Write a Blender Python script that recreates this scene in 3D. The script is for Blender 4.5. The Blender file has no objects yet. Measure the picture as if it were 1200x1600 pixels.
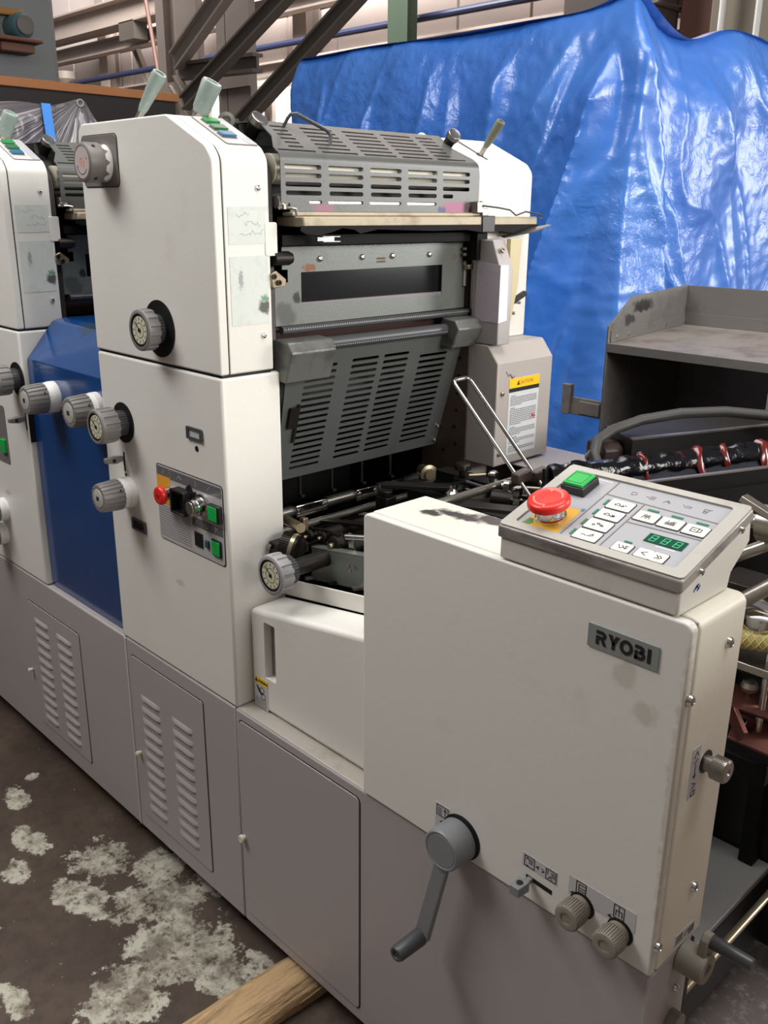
import bpy, bmesh, math, random
from mathutils import Vector, Matrix, noise
random.seed(7)
S = bpy.context.scene
COL = S.collection
PI = math.pi
# ------------------------------------------------------------------ camera
cam = bpy.data.objects.new('camera', bpy.data.cameras.new('camera'))
COL.objects.link(cam); S.camera = cam
cam.data.sensor_fit = 'VERTICAL'; cam.data.sensor_height = 24.0
cam.data.lens = 1423.8 / 1600 * 24.0
cam.data.clip_start = 0.05; cam.data.clip_end = 200
_yaw, _pit, _roll = math.radians(135.7686), math.radians(18.4006), math.radians(-0.5314)
_f = Vector((math.cos(_yaw)*math.cos(_pit), math.sin(_yaw)*math.cos(_pit), -math.sin(_pit)))
_r = _f.cross(Vector((0, 0, 1))).normalized(); _d = _f.cross(_r)
_r2 = _r*math.cos(_roll) + _d*math.sin(_roll); _d2 = -_r*math.sin(_roll) + _d*math.cos(_roll)
m3 = Matrix((_r2, -_d2, -_f)).transposed()
cam.matrix_world = Matrix.Translation((1.0, -0.9022, 1.458)) @ m3.to_4x4()
# ------------------------------------------------------------------ world, lights, exposure
W = bpy.data.worlds.new('hall_daylight'); S.world = W; W.use_nodes = True
_bg = W.node_tree.nodes['Background']
_bg.inputs[0].default_value = (1.0, 0.98, 0.97, 1); _bg.inputs[1].default_value = 0.24

def area(name, loc, target, sx, sy, power, col=(1, 1, 1)):
    L = bpy.data.lights.new(name, 'AREA'); L.shape = 'RECTANGLE'; L.size = sx; L.size_y = sy
    L.energy = power; L.color = col
    o = bpy.data.objects.new(name, L); COL.objects.link(o); o.location = loc
    o.rotation_euler = (Vector(target) - Vector(loc)).to_track_quat('-Z', 'Y').to_euler()
    return o
area('door_daylight', (6.5, 0.8, 3.0), (-0.3, 0.4, 1.3), 3.6, 2.0, 400, (1.0, 0.975, 0.94))
area('side_door_daylight', (5.6, 8.6, 2.9), (-0.9, 2.6, 1.5), 4.5, 4.0, 620, (1.0, 0.99, 0.98))
area('roof_skylight', (0.5, 0.5, 4.8), (0.3, 0.4, 1.0), 1.8, 4.0, 155, (1.0, 0.99, 0.98))
area('aisle_lamp', (-1.6, -1.4, 3.4), (-0.6, 0.0, 1.0), 1.5, 1.0, 68, (1.0, 0.99, 0.985))
area('far_roof_light', (-9.0, 4.5, 8.5), (-12.0, 9.0, 4.2), 7.0, 3.0, 3700, (1.0, 0.985, 0.97))
S.view_settings.view_transform = 'Standard'; S.view_settings.look = 'None'
S.view_settings.gamma = 1.0; S.view_settings.use_curve_mapping = False
S.view_settings.exposure = 0.0
S.render.film_transparent = False

# ------------------------------------------------------------------ materials
def lin(c):
    return tuple(((v/255)/12.92 if v/255 <= .04045 else ((v/255+.055)/1.055)**2.4) for v in c)

def M(name, rgb, rough=.5, metal=0.0, grime=0.0, gcol=(60, 50, 40), gscale=6.0, bump=0.0, bscale=60.0,
      spots=(), var=0.06, coat=0.0, emit=0.0, gthr=.55, stretch=None):
    m = bpy.data.materials.new(name); m.use_nodes = True
    nt = m.node_tree; N = nt.nodes; K = nt.links
    b = N['Principled BSDF']
    b.inputs['Roughness'].default_value = rough; b.inputs['Metallic'].default_value = metal
    if coat: b.inputs['Coat Weight'].default_value = coat; b.inputs['Coat Roughness'].default_value = .15
    tc = N.new('ShaderNodeTexCoord'); P = tc.outputs['Object']
    if stretch:
        vm = N.new('ShaderNodeVectorMath'); vm.operation = 'MULTIPLY'; vm.inputs[1].default_value = stretch; K.new(P, vm.inputs[0]); P = vm.outputs[0]
    n1 = N.new('ShaderNodeTexNoise'); n1.inputs['Scale'].default_value = gscale*.5; n1.inputs['Detail'].default_value = 5
    K.new(P, n1.inputs['Vector'])
    base = lin(rgb)
    mx = N.new('ShaderNodeMix'); mx.data_type = 'RGBA'
    mx.inputs[6].default_value = (*[v*(1-var) for v in base], 1); mx.inputs[7].default_value = (*[min(1, v*(1+var)) for v in base], 1)
    K.new(n1.outputs[0], mx.inputs[0]); out = mx.outputs[2]
    if grime:
        n2 = N.new('ShaderNodeTexNoise'); n2.inputs['Scale'].default_value = gscale; n2.inputs['Detail'].default_value = 8
        n2.inputs['Roughness'].default_value = .7
        K.new(P, n2.inputs['Vector'])
        r = N.new('ShaderNodeMapRange'); r.inputs[1].default_value = gthr; r.inputs[2].default_value = gthr+.22
        r.inputs[3].default_value = 0; r.inputs[4].default_value = grime
        K.new(n2.outputs[0], r.inputs[0])
        g = N.new('ShaderNodeMix'); g.data_type = 'RGBA'; g.inputs[7].default_value = (*lin(gcol), 1)
        K.new(r.outputs[0], g.inputs[0]); K.new(out, g.inputs[6]); out = g.outputs[2]
    for (c, rad, sc, amt) in spots:
        d = N.new('ShaderNodeVectorMath'); d.operation = 'SUBTRACT'; d.inputs[1].default_value = c; K.new(P, d.inputs[0])
        d2 = N.new('ShaderNodeVectorMath'); d2.operation = 'DIVIDE'; d2.inputs[1].default_value = rad; K.new(d.outputs[0], d2.inputs[0])
        ln = N.new('ShaderNodeVectorMath'); ln.operation = 'LENGTH'; K.new(d2.outputs[0], ln.inputs[0])
        n3 = N.new('ShaderNodeTexNoise'); n3.inputs['Scale'].default_value = 1.1/max(min(rad), .004); n3.inputs['Detail'].default_value = 3
        K.new(P, n3.inputs['Vector'])
        ad = N.new('ShaderNodeMath'); ad.operation = 'MULTIPLY_ADD'; ad.inputs[1].default_value = 1.4; K.new(n3.outputs[0], ad.inputs[0]); K.new(ln.outputs['Value'], ad.inputs[2])
        r = N.new('ShaderNodeMapRange'); r.inputs[1].default_value = 1.65; r.inputs[2].default_value = 1.25
        r.inputs[3].default_value = 0; r.inputs[4].default_value = amt; K.new(ad.outputs[0], r.inputs[0])
        g = N.new('ShaderNodeMix'); g.data_type = 'RGBA'; g.inputs[7].default_value = (*lin(sc), 1)
        K.new(r.outputs[0], g.inputs[0]); K.new(out, g.inputs[6]); out = g.outputs[2]
    K.new(out, b.inputs['Base Color'])
    if bump:
        n4 = N.new('ShaderNodeTexNoise'); n4.inputs['Scale'].default_value = bscale; n4.inputs['Detail'].default_value = 4
        K.new(P, n4.inputs['Vector'])
        bp = N.new('ShaderNodeBump'); bp.inputs['Strength'].default_value = bump; bp.inputs['Distance'].default_value = .01
        K.new(n4.outputs[0], bp.inputs['Height']); K.new(bp.outputs[0], b.inputs['Normal'])
    if emit:
        K.new(out, b.inputs['Emission Color']); b.inputs['Emission Strength'].default_value = emit
    return m

CREAM = M('cream_paint', (221, 218, 210), .38, 0, .28, (150, 138, 115), 3.0, .03, 120, var=.02, gthr=.60,
          spots=[((-.52, 0, .73), (.02, .05, .008), (170, 145, 105), .4), ((.5, 0, .925), (.02, .05, .02), (165, 150, 122), .35), ((.53, 0, .885), (.02, .05, .02), (165, 150, 122), .35),
                 ((.577, .04, .93), (.05, .012, .04), (165, 140, 100), .55), ((.577, .0, .8), (.012, .012, .25), (165, 145, 112), .35)])
CREAM_TOP = M('chipped_cream_paint', (228, 222, 206), .4, 0, .2, (150, 138, 115), 5.0, .03, 120, var=.02, gthr=.6,
          spots=[((.105, .07, 1.018), (.022, .016, .02), (70, 66, 66), 1), ((.14, .092, 1.018), (.05, .018, .02), (72, 68, 68), 1), ((.20, .112, 1.018), (.06, .024, .02), (72, 68, 68), 1), ((.27, .12, 1.018), (.06, .03, .02), (72, 68, 68), 1)])
GREY = M('grey_base_paint', (166, 158, 157), .42, 0, .18, (95, 85, 80), 3.5, .02, 150, var=.03, gthr=.58,
         spots=[((-1.45, 0, .22), (.12, .1, .05), (150, 95, 105), .7), ((-1.4, 0, .13), (.1, .1, .04), (140, 85, 90), .5)])
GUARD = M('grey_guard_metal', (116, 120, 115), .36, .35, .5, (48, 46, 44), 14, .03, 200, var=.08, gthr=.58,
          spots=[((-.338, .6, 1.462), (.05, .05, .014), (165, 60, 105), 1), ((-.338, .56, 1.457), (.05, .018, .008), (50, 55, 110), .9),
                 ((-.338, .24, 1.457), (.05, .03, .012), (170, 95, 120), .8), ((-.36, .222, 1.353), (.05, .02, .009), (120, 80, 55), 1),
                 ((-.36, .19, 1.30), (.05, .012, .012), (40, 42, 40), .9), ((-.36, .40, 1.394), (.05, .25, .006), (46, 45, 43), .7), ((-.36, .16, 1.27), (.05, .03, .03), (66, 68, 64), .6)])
DGUARD = M('dark_guard_metal', (98, 101, 99), .38, .35, .4, (40, 38, 36), 12, .03, 200, var=.1, gthr=.56)
EAR = M('smudged_guard_metal', (112, 113, 110), .4, .35, .75, (38, 35, 32), 16, .03, 200, var=.1, gthr=.5)
KNOB = M('knob_grey_plastic', (122, 119, 116), .45, 0, .25, (75, 70, 64), 25, .03, 200, gthr=.56)
KNOBD = M('knob_brown_grey_plastic', (112, 106, 100), .45, 0, .3, (75, 66, 58), 25, .03, 200, gthr=.55)
KNOBL = M('knob_light_grey_plastic', (150, 148, 150), .45, 0, .2, (95, 88, 82), 25, .03, 200, gthr=.58)
TAUPE = M('knurled_taupe_plastic', (136, 128, 116), .5, 0, .3, (85, 75, 64), 30, 0, gthr=.55)
BLUE = M('blue_gloss_paint', (14, 62, 118), .16, 0, .1, (15, 45, 100), 6, .01, 30, var=.05, coat=.5,
         spots=[((-1.0, .1, 1.2), (.06, .06, .03), (40, 55, 60), .7)])
BLACK = M('black_metal', (22, 21, 21), .45, .2, .3, (45, 40, 36), 20, .05, 150)
BLACKP = M('black_plastic', (24, 23, 24), .35)
SOOT = M('sooty_black', (15, 14, 14), .55, 0, .4, (34, 30, 27), 18)
SOOT.node_tree.nodes['Principled BSDF'].inputs['Specular IOR Level'].default_value = .15
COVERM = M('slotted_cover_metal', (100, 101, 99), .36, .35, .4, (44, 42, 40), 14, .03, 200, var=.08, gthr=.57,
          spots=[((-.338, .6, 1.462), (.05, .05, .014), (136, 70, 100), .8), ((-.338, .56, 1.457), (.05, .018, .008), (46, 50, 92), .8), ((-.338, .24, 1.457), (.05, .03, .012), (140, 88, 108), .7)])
DARK = M('oily_dark_steel', (52, 48, 45), .38, .6, .5, (26, 22, 19), 14, .05, 120, var=.15, gthr=.5)
STEEL = M('bare_steel', (165, 160, 152), .3, .9, .35, (80, 68, 54), 20, .02, 200, gthr=.55)
CHROME = M('chrome', (215, 213, 210), .14, 1.0, .15, (110, 95, 75), 25, 0, gthr=.6)
BRASSY = M('stained_steel', (172, 158, 132), .3, .8, .5, (96, 78, 52), 30, 0, gthr=.5)
WHITE = M('white_plastic', (228, 226, 222), .5, 0, .2, (150, 145, 135), 40)
DIAL = M('dial_paper', (206, 200, 176), .5, 0, .35, (150, 140, 110), 60, gthr=.55)
DIALW = M('pale_dial_cap', (176, 172, 164), .45, 0, .25, (130, 124, 116), 40)
GLASS = M('dark_window_glass', (14, 13, 14), .12, 0, .5, (40, 37, 34), 30, gthr=.55)
RED = M('red_plastic', (214, 40, 32), .32, 0, .1, (150, 30, 25), 30)
REDD = M('dark_red_print', (150, 24, 20), .4)
PINK = M('pale_pink_print', (238, 170, 150), .45)
YELLOW = M('yellow_plate', (222, 172, 52), .45, 0, .3, (120, 110, 50), 40, gthr=.58)
ORANGE = M('orange_plate', (226, 158, 40), .45)
GREEN = M('green_button', (20, 168, 72), .3)
GREEND = M('dull_green_button', (34, 92, 54), .35)
TEAL = M('teal_button', (24, 94, 122), .35)
LED = M('green_led_bar', (26, 112, 82), .4)
DISP = M('display_glass', (8, 70, 52), .2)
SEG = M('display_segment', (70, 190, 130), .4, emit=.15)
PANEL = M('console_face_film', (162, 162, 166), .35, 0, .12, (105, 100, 100), 20)
PANELL = M('console_face_line', (112, 108, 106), .5)
CONS = M('worn_console_shell', (178, 174, 166), .36, .15, .4, (120, 108, 92), 12, .03, 150, var=.06, gthr=.54)
CONSD = M('worn_console_rim', (160, 155, 148), .3, .25, .75, (62, 56, 50), 11, .03, 150, var=.1, gthr=.48, stretch=(.5, 1, 1.6))
KEY = M('cream_key', (232, 228, 212), .4)
INK = M('black_print', (28, 26, 26), .6)
GINK = M('grey_print', (112, 108, 108), .6)
LABEL = M('silver_label', (190, 188, 189), .4)
PLATE = M('name_plate_grey', (142, 148, 145), .38, .2)
STICK = M('sticker_white', (212, 214, 216), .45, 0, .12, (150, 150, 150), 30)
STICKY = M('sticker_yellow', (240, 198, 30), .45)
FILM = M('translucent_film_patch', (206, 210, 203), .35, 0, .5, (150, 165, 160), 18, gthr=.5,
         spots=[((-.339, .1, 1.29), (.05, .016, .014), (60, 58, 56), .9), ((-.339, .1, 1.305), (.05, .012, .008), (70, 130, 80), .8), ((-.339, .05, 1.34), (.05, .006, .02), (140, 140, 140), .8)])
TAPE = M('lilac_tape', (190, 180, 190), .4, 0, .4, (150, 138, 148), 30, gthr=.5)
TAPEW = M('white_tape', (232, 230, 232), .35)
BEIGEM = M('stained_beige_metal', (176, 164, 140), .42, .1, .6, (110, 92, 62), 14, .04, 120, var=.12, gthr=.5)
LGREYM = M('light_warm_grey_paint', (176, 168, 162), .42, 0, .25, (125, 112, 104), 8, .02, 150, gthr=.56)
WARMG = M('warm_grey_paint', (164, 158, 156), .42, 0, .35, (105, 92, 90), 10, .02, 150, gthr=.55)
HANDLE = M('grey_green_grip', (128, 142, 134), .45, 0, .5, (190, 200, 195), 60, gthr=.56)
GRIP = M('dark_grey_grip', (70, 70, 72), .35)
GRIPL = M('crank_grey', (126, 128, 130), .42, 0, .2, (90, 88, 84), 30)
RACK = M('rack_grey_metal', (118, 115, 111), .42, .3, .5, (58, 54, 50), 6, .03, 120, var=.12, gthr=.5,
         spots=[((-.385, 1.47, 1.205), (.05, .07, .022), (38, 35, 34), .95), ((-.385, 1.40, 1.17), (.05, .04, .02), (38, 35, 34), .8), ((-.05, 1.714, 1.22), (.03, .05, .03), (52, 48, 46), .8)])
RACKS = M('rack_shelf_metal', (152, 143, 136), .4, .3, .7, (82, 68, 60), 9, .03, 120, var=.15, gthr=.48)
INKY = M('glossy_wet_ink', (9, 8, 13), .12, 0, .9, (84, 18, 12), 30, .12, 70, gthr=.58)
HOSE = M('black_rubber_hose', (58, 56, 54), .5)
YHOSE = M('yellow_braided_hose', (168, 152, 92), .3, 0, .4, (120, 104, 50), 60)
COPPER = M('copper_red_metal', (112, 68, 60), .3, .6, .5, (70, 40, 34), 20, gthr=.5)
WOOD = M('pale_split_wood', (188, 156, 114), .75, 0, .85, (70, 54, 38), 16, .6, 60, var=.3, gthr=.46, stretch=(2.2, .35, 2.2))
WOODB = M('brown_plank_edge', (150, 96, 52), .7, 0, .4, (90, 55, 30), 10)
ORUST = M('cream_door_knob', (210, 204, 186), .5, 0, .3, (150, 138, 110), 60)

# ------------------------------------------------------------------ mesh helpers
class MB:
    def __init__(s): s.v = []; s.f = []
    def add(s, V, Fc):
        b = len(s.v); s.v += [tuple(p) for p in V]; s.f += [tuple(i+b for i in q) for q in Fc]; return s
    def box(s, x0, x1, y0, y1, z0, z1):
        return s.add([(x, y, z) for z in (z0, z1) for y in (y0, y1) for x in (x0, x1)],
                     [(0, 2, 3, 1), (4, 5, 7, 6), (0, 1, 5, 4), (2, 6, 7, 3), (0, 4, 6, 2), (1, 3, 7, 5)])
    def bar(s, p, q, w, h, up=(0, 0, 1)):
        p = Vector(p); q = Vector(q); d = (q-p).normalized(); r = d.cross(Vector(up))
        if r.length < 1e-4: r = d.cross(Vector((1, 0, 0)))
        r.normalize(); u = r.cross(d); V = []
        for c in (p, q):
            for a, b in ((-1, -1), (1, -1), (1, 1), (-1, 1)): V.append(c + r*a*w/2 + u*b*h/2)
        return s.add(V, [(0, 1, 2, 3), (7, 6, 5, 4), (0, 4, 5, 1), (1, 5, 6, 2), (2, 6, 7, 3), (3, 7, 4, 0)])
    def prism(s, pts, fr, d0, d1):
        n = len(pts); V = [fr(a, b, d0) for a, b in pts] + [fr(a, b, d1) for a, b in pts]
        return s.add(V, [tuple(range(n))[::-1], tuple(range(n, 2*n))] + [(i, (i+1) % n, n+(i+1) % n, n+i) for i in range(n)])
    def loft(s, rings, cap=True):
        n = len(rings[0]); V = [p for r in rings for p in r]; Fc = []
        for k in range(len(rings)-1):
            for i in range(n): Fc.append((k*n+i, k*n+(i+1) % n, (k+1)*n+(i+1) % n, (k+1)*n+i))
        if cap: Fc += [tuple(range(n))[::-1], tuple(range((len(rings)-1)*n, len(rings)*n))]
        return s.add(V, Fc)
    def lathe(s, p, ax, prof, n=24):
        p = Vector(p); a = Vector(ax).normalized(); t = Vector((0, 0, 1)) if abs(a.z) < .9 else Vector((1, 0, 0))
        r = a.cross(t).normalized(); u = r.cross(a)
        return s.loft([[p + a*h + (r*math.cos(2*PI*i/n) + u*math.sin(2*PI*i/n))*max(rad, 1e-5) for i in range(n)] for h, rad in prof])
    def cyl(s, p, q, r0, r1=None, n=20):
        p = Vector(p); q = Vector(q)
        return s.lathe(p, q-p, [(0, r0), ((q-p).length, r0 if r1 is None else r1)], n)
    def flute(s, p, ax, prof, teeth, depth, duty=.5):
        p = Vector(p); a = Vector(ax).normalized(); t = Vector((0, 0, 1)) if abs(a.z) < .9 else Vector((1, 0, 0))
        r = a.cross(t).normalized(); u = r.cross(a); rings = []
        n = teeth*4
        for h, rad in prof:
            R = []
            for i in range(n):
                k = i % 4; an = 2*PI*(i//4 + (0, duty*.8, duty, .98)[k]*1.0)/teeth
                rr = rad if k in (0, 1) else rad-depth
                R.append(p + a*h + (r*math.cos(an)+u*math.sin(an))*max(rr, 1e-5))
            rings.append(R)
        return s.loft(rings)
    def tube(s, path, r, n=10, closed=False):
        P = [Vector(p) for p in path]; rings = []; prev = None
        for i, p in enumerate(P):
            d = (P[min(i+1, len(P)-1)] - P[max(i-1, 0)]).normalized()
            if prev is None:
                t = Vector((0, 0, 1)) if abs(d.z) < .9 else Vector((1, 0, 0)); x = d.cross(t).normalized()
            else: x = (prev - d*prev.dot(d)).normalized()
            prev = x; y = d.cross(x); rr = r[i] if isinstance(r, (list, tuple)) else r
            rings.append([p + (x*math.cos(2*PI*k/n)+y*math.sin(2*PI*k/n))*rr for k in range(n)])
        return s.loft(rings)

def FR(o, r=(1, 0, 0), u=(0, 0, 1)):
    o = Vector(o); r = Vector(r).normalized(); u = Vector(u).normalized(); n = r.cross(u)
    return lambda a, b, c=0: o + r*a + u*b + n*c
def FRONT(y=0, x=0, z=0): return FR((x, y, z), (1, 0, 0), (0, 0, 1))      # faces -Y: a = x, b = z, c = out
def RIGHT(x, y=0, z=0): return FR((x, y, z), (0, 1, 0), (0, 0, 1))        # faces +X: a = y, b = z, c = out

def rrect(x0, x1, y0, y1, r, n=5):
    P = []
    for cx, cy, a0 in ((x1-r, y1-r, 0), (x0+r, y1-r, 90), (x0+r, y0+r, 180), (x1-r, y0+r, 270)):
        for i in range(n+1):
            a = math.radians(a0 + 90*i/n); P.append((cx+r*math.cos(a), cy+r*math.sin(a)))
    return P
def slot(x0, x1, yc, h): return rrect(x0, x1, yc-h/2, yc+h/2, h/2*.98, 4)
def circ(cx, cy, r, n=20): return [(cx+r*math.cos(2*PI*i/n), cy+r*math.sin(2*PI*i/n)) for i in range(n)]

def finish(me, smooth=35):
    bm = bmesh.new(); bm.from_mesh(me); bmesh.ops.remove_doubles(bm, verts=bm.verts, dist=1e-6)
    bmesh.ops.recalc_face_normals(bm, faces=bm.faces); bm.to_mesh(me); bm.free()
    if smooth:
        me.polygons.foreach_set('use_smooth', [True]*len(me.polygons)); me.set_sharp_from_angle(angle=math.radians(smooth))
def link(name, me, mat, parent=None, bevel=0, segs=2):
    o = bpy.data.objects.new(name, me); COL.objects.link(o)
    if mat is not None: me.materials.clear(); me.materials.append(mat)
    if parent is not None:
        o.parent = parent
        if parent.type == 'EMPTY': o.location = -Vector(parent['base'])
    if bevel:
        b = o.modifiers.new('bevel', 'BEVEL'); b.width = bevel; b.segments = segs; b.limit_method = 'ANGLE'; b.angle_limit = math.radians(40)
        b.harden_normals = False
    return o
def obj(name, mb, mat, parent=None, bevel=0, smooth=35, segs=2):
    me = bpy.data.meshes.new(name); me.from_pydata([tuple(p) for p in mb.v], [], mb.f); finish(me, smooth)
    return link(name, me, mat, parent, bevel, segs)
def thing(name, label, cat, loc, group=None):
    o = bpy.data.objects.new(name, None); COL.objects.link(o); o.location = loc; o.empty_display_size = .1
    o['base'] = tuple(loc); o['label'] = label; o['category'] = cat
    if group: o['group'] = group
    return o
def tag(o, label, cat, group=None):
    o['label'] = label; o['category'] = cat
    if group: o['group'] = group
    return o
def struct(o): o['kind'] = 'structure'; return o
def lab(o, l): o['label'] = l; return o
def sheet(name, outline, holes, fr, t, mat, parent=None, smooth=30):
    """flat sheet with real holes, thickness t behind the frame plane"""
    cu = bpy.data.curves.new('outline', 'CURVE'); cu.dimensions = '2D'; cu.fill_mode = 'BOTH'; cu.extrude = abs(t)/2
    for poly in [outline]+list(holes):
        sp = cu.splines.new('POLY'); sp.points.add(len(poly)-1); sp.use_cyclic_u = True
        for q, (a, b) in zip(sp.points, poly): q.co = (a, b, 0, 1)
    to = bpy.data.objects.new('outline', cu); COL.objects.link(to)
    bpy.context.view_layer.update()
    me = bpy.data.meshes.new_from_object(to.evaluated_get(bpy.context.evaluated_depsgraph_get()))
    bpy.data.objects.remove(to); bpy.data.curves.remove(cu)
    for v in me.vertices: v.co = fr(v.co.x, v.co.y, v.co.z - t/2)
    me.name = name; finish(me, smooth)
    return link(name, me, mat, parent)
def text(name, s, size, fr, mat, parent, d=.0004, bold=0.0, cx=True, sx=1.0):
    cu = bpy.data.curves.new('lettering', 'FONT'); cu.body = s; cu.size = size; cu.extrude = d; cu.offset = bold
    cu.resolution_u = 3
    cu.align_x = 'CENTER' if cx else 'LEFT'; cu.align_y = 'CENTER'
    to = bpy.data.objects.new('lettering', cu); COL.objects.link(to); bpy.context.view_layer.update()
    me = bpy.data.meshes.new_from_object(to.evaluated_get(bpy.context.evaluated_depsgraph_get()))
    bpy.data.objects.remove(to); bpy.data.curves.remove(cu)
    for v in me.vertices: v.co = fr(v.co.x*sx, v.co.y, v.co.z)
    me.name = name
    return link(name, me, mat, parent)
def strokes(mb, lines, w, fr, d=.0006):
    """polylines drawn as thin raised print in a frame"""
    for L in lines:
        for (a, b), (c, e) in zip(L, L[1:]):
            l = math.hypot(c-a, e-b)
            if l < 1e-7: continue
            ux, uy = (c-a)/l*w/2, (e-b)/l*w/2
            mb.prism([(a-ux+uy, b-uy-ux), (c+ux+uy, e+uy-ux), (c+ux-uy, e+uy+ux), (a-ux-uy, b-uy+ux)], fr, 0, d)
    return mb
def screw(parent, p, ax, r=.005, mat=None):
    ax = Vector(ax); h = MB().lathe(p, ax, [(0, r), (r*.35, r), (r*.7, r*.8), (r*.85, r*.45), (r*.85, r*.4), (r*.5, r*.3)], 14)
    return obj('screw', h, mat or CHROME, parent)

def dial_knob(parent, x, z, L, r, y0=0, off=(0, 0), tone=None, hole=.05, hx=0, hz=0, name='dial_knob'):
    """fluted knob with a round dial in its end, standing out of a black hole in the panel (axis -Y)"""
    tone = tone or KNOB; ax = (0, -1, 0)
    if hole: obj('knob_opening', MB().prism(circ(x+hx, z+hz, hole, 32), FRONT(y0), 0, .0015), BLACK, parent)
    k = obj(name, MB().flute((x, y0-L*.38, z), ax, [(0, r*.97), (L*.08, r), (L*.5, r), (L*.56, r*.97)], 14, r*.07, .5)
            .lathe((x, y0-L*.9, z), ax, [(0, r*.9), (0, r), (L*.07, r*.98), (L*.1, r*.92), (L*.1, r*.8), (L*.04, r*.78)], 36), tone, parent)
    obj('shaft', MB().flute((x, y0, z), ax, [(0, r*.72), (L*.45, r*.72)], 30, r*.04), GRIP, k)
    obj('bezel', MB().lathe((x, y0-L*.93, z), ax, [(0, r*.86), (L*.04, r*.86), (L*.06, r*.8), (L*.02, r*.66)], 36), BLACKP, k)
    d = obj('dial', MB().lathe((x, y0-L*.95, z), ax, [(0, r*.67), (L*.015, r*.66)], 30), DIAL, k)
    fr = FRONT(y0-L*.967, x, z); mk = MB()
    for i in range(12):
        a = 2*PI*i/12; strokes(mk, [[(r*.5*math.cos(a), r*.5*math.sin(a)), (r*.6*math.cos(a), r*.6*math.sin(a))]], r*.035, fr, .0003)
    strokes(mk, [[(r*.36*math.cos(2*PI*i/24), r*.36*math.sin(2*PI*i/24)) for i in range(25)]], r*.02, fr, .0003)
    strokes(mk, [[(0, 0), (-r*.4, r*.38)]], r*.05, fr, .0006)
    obj('dial_marks', mk, INK, k)
    obj('hub', MB().lathe((x, y0-L*.967, z), ax, [(0, r*.11), (.002, r*.09)], 12), DARK, k)
    return k
def fluted_knob(parent, x, z, L, r, y0=0, name='fluted_knob', mark=True):
    """tapering fluted knob with a white collar and pale end cap (axis -Y)"""
    ax = (0, -1, 0)
    k = obj(name, MB().flute((x, y0-L*.36, z), ax, [(0, r*1.02), (L*.06, r*1.04), (L*.55, r*.97), (L*.63, r*.9)], 20, r*.07, .6), KNOB, parent)
    lab(obj('collar', MB().lathe((x, y0, z), ax, [(0, r*1.06), (L*.2, r*1.06), (L*.2, r*1.02), (L*.37, r*1.02)], 36), WHITE, k), 'white collar ring')
    obj('cap', MB().lathe((x, y0-L*.97, z), ax, [(0, r*.64), (L*.03, r*.62), (L*.04, r*.55)], 30), DIALW, k)
    fr = FRONT(y0-L*1.011, x, z); mk = MB()
    strokes(mk, [[(-r*.12, r*.1), (r*.12, r*.1), (r*.12, -r*.1), (-r*.12, -r*.1), (-r*.12, r*.1)], [(-r*.1, 0), (r*.1, 0)]], r*.07, fr, .0004)
    obj('cap_mark', mk, INK, k)
    h = MB()
    for an in (.5, 2.4): h.lathe((x+math.cos(an)*r*.98, y0-L*.48, z+math.sin(an)*r*.98), (math.cos(an), 0, math.sin(an)), [(0, r*.1), (r*.05, r*.1)], 10)
    obj('set_screw', h, BLACK, k)
    return k

def roundpoly(pts, rad, n=5):
    """polygon corners rounded; rad is one radius or one per corner"""
    out = []; m = len(pts)
    for i in range(m):
        r = rad[i] if isinstance(rad, (list, tuple)) else rad
        p = Vector(pts[i]); a = (Vector(pts[i-1])-p); b = (Vector(pts[(i+1) % m])-p)
        if r <= 0: out.append(tuple(p)); continue
        a.normalize(); b.normalize(); h = math.acos(max(-1, min(1, a.dot(b))))/2
        t = r/math.tan(h); c = p + (a+b).normalized()*(r/math.sin(h))
        v0 = p+a*t-c; v1 = p+b*t-c
        a0 = math.atan2(v0.y, v0.x); da = math.atan2(v1.y, v1.x)-a0
        da = (da+PI) % (2*PI)-PI
        for k in range(n+1): out.append((c.x+r*math.cos(a0+da*k/n), c.y+r*math.sin(a0+da*k/n)))
    return out
def XZ(y): return FR((0, y, 0), (1, 0, 0), (0, 0, 1))   # c runs to -Y
FLOOR = -.06
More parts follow.
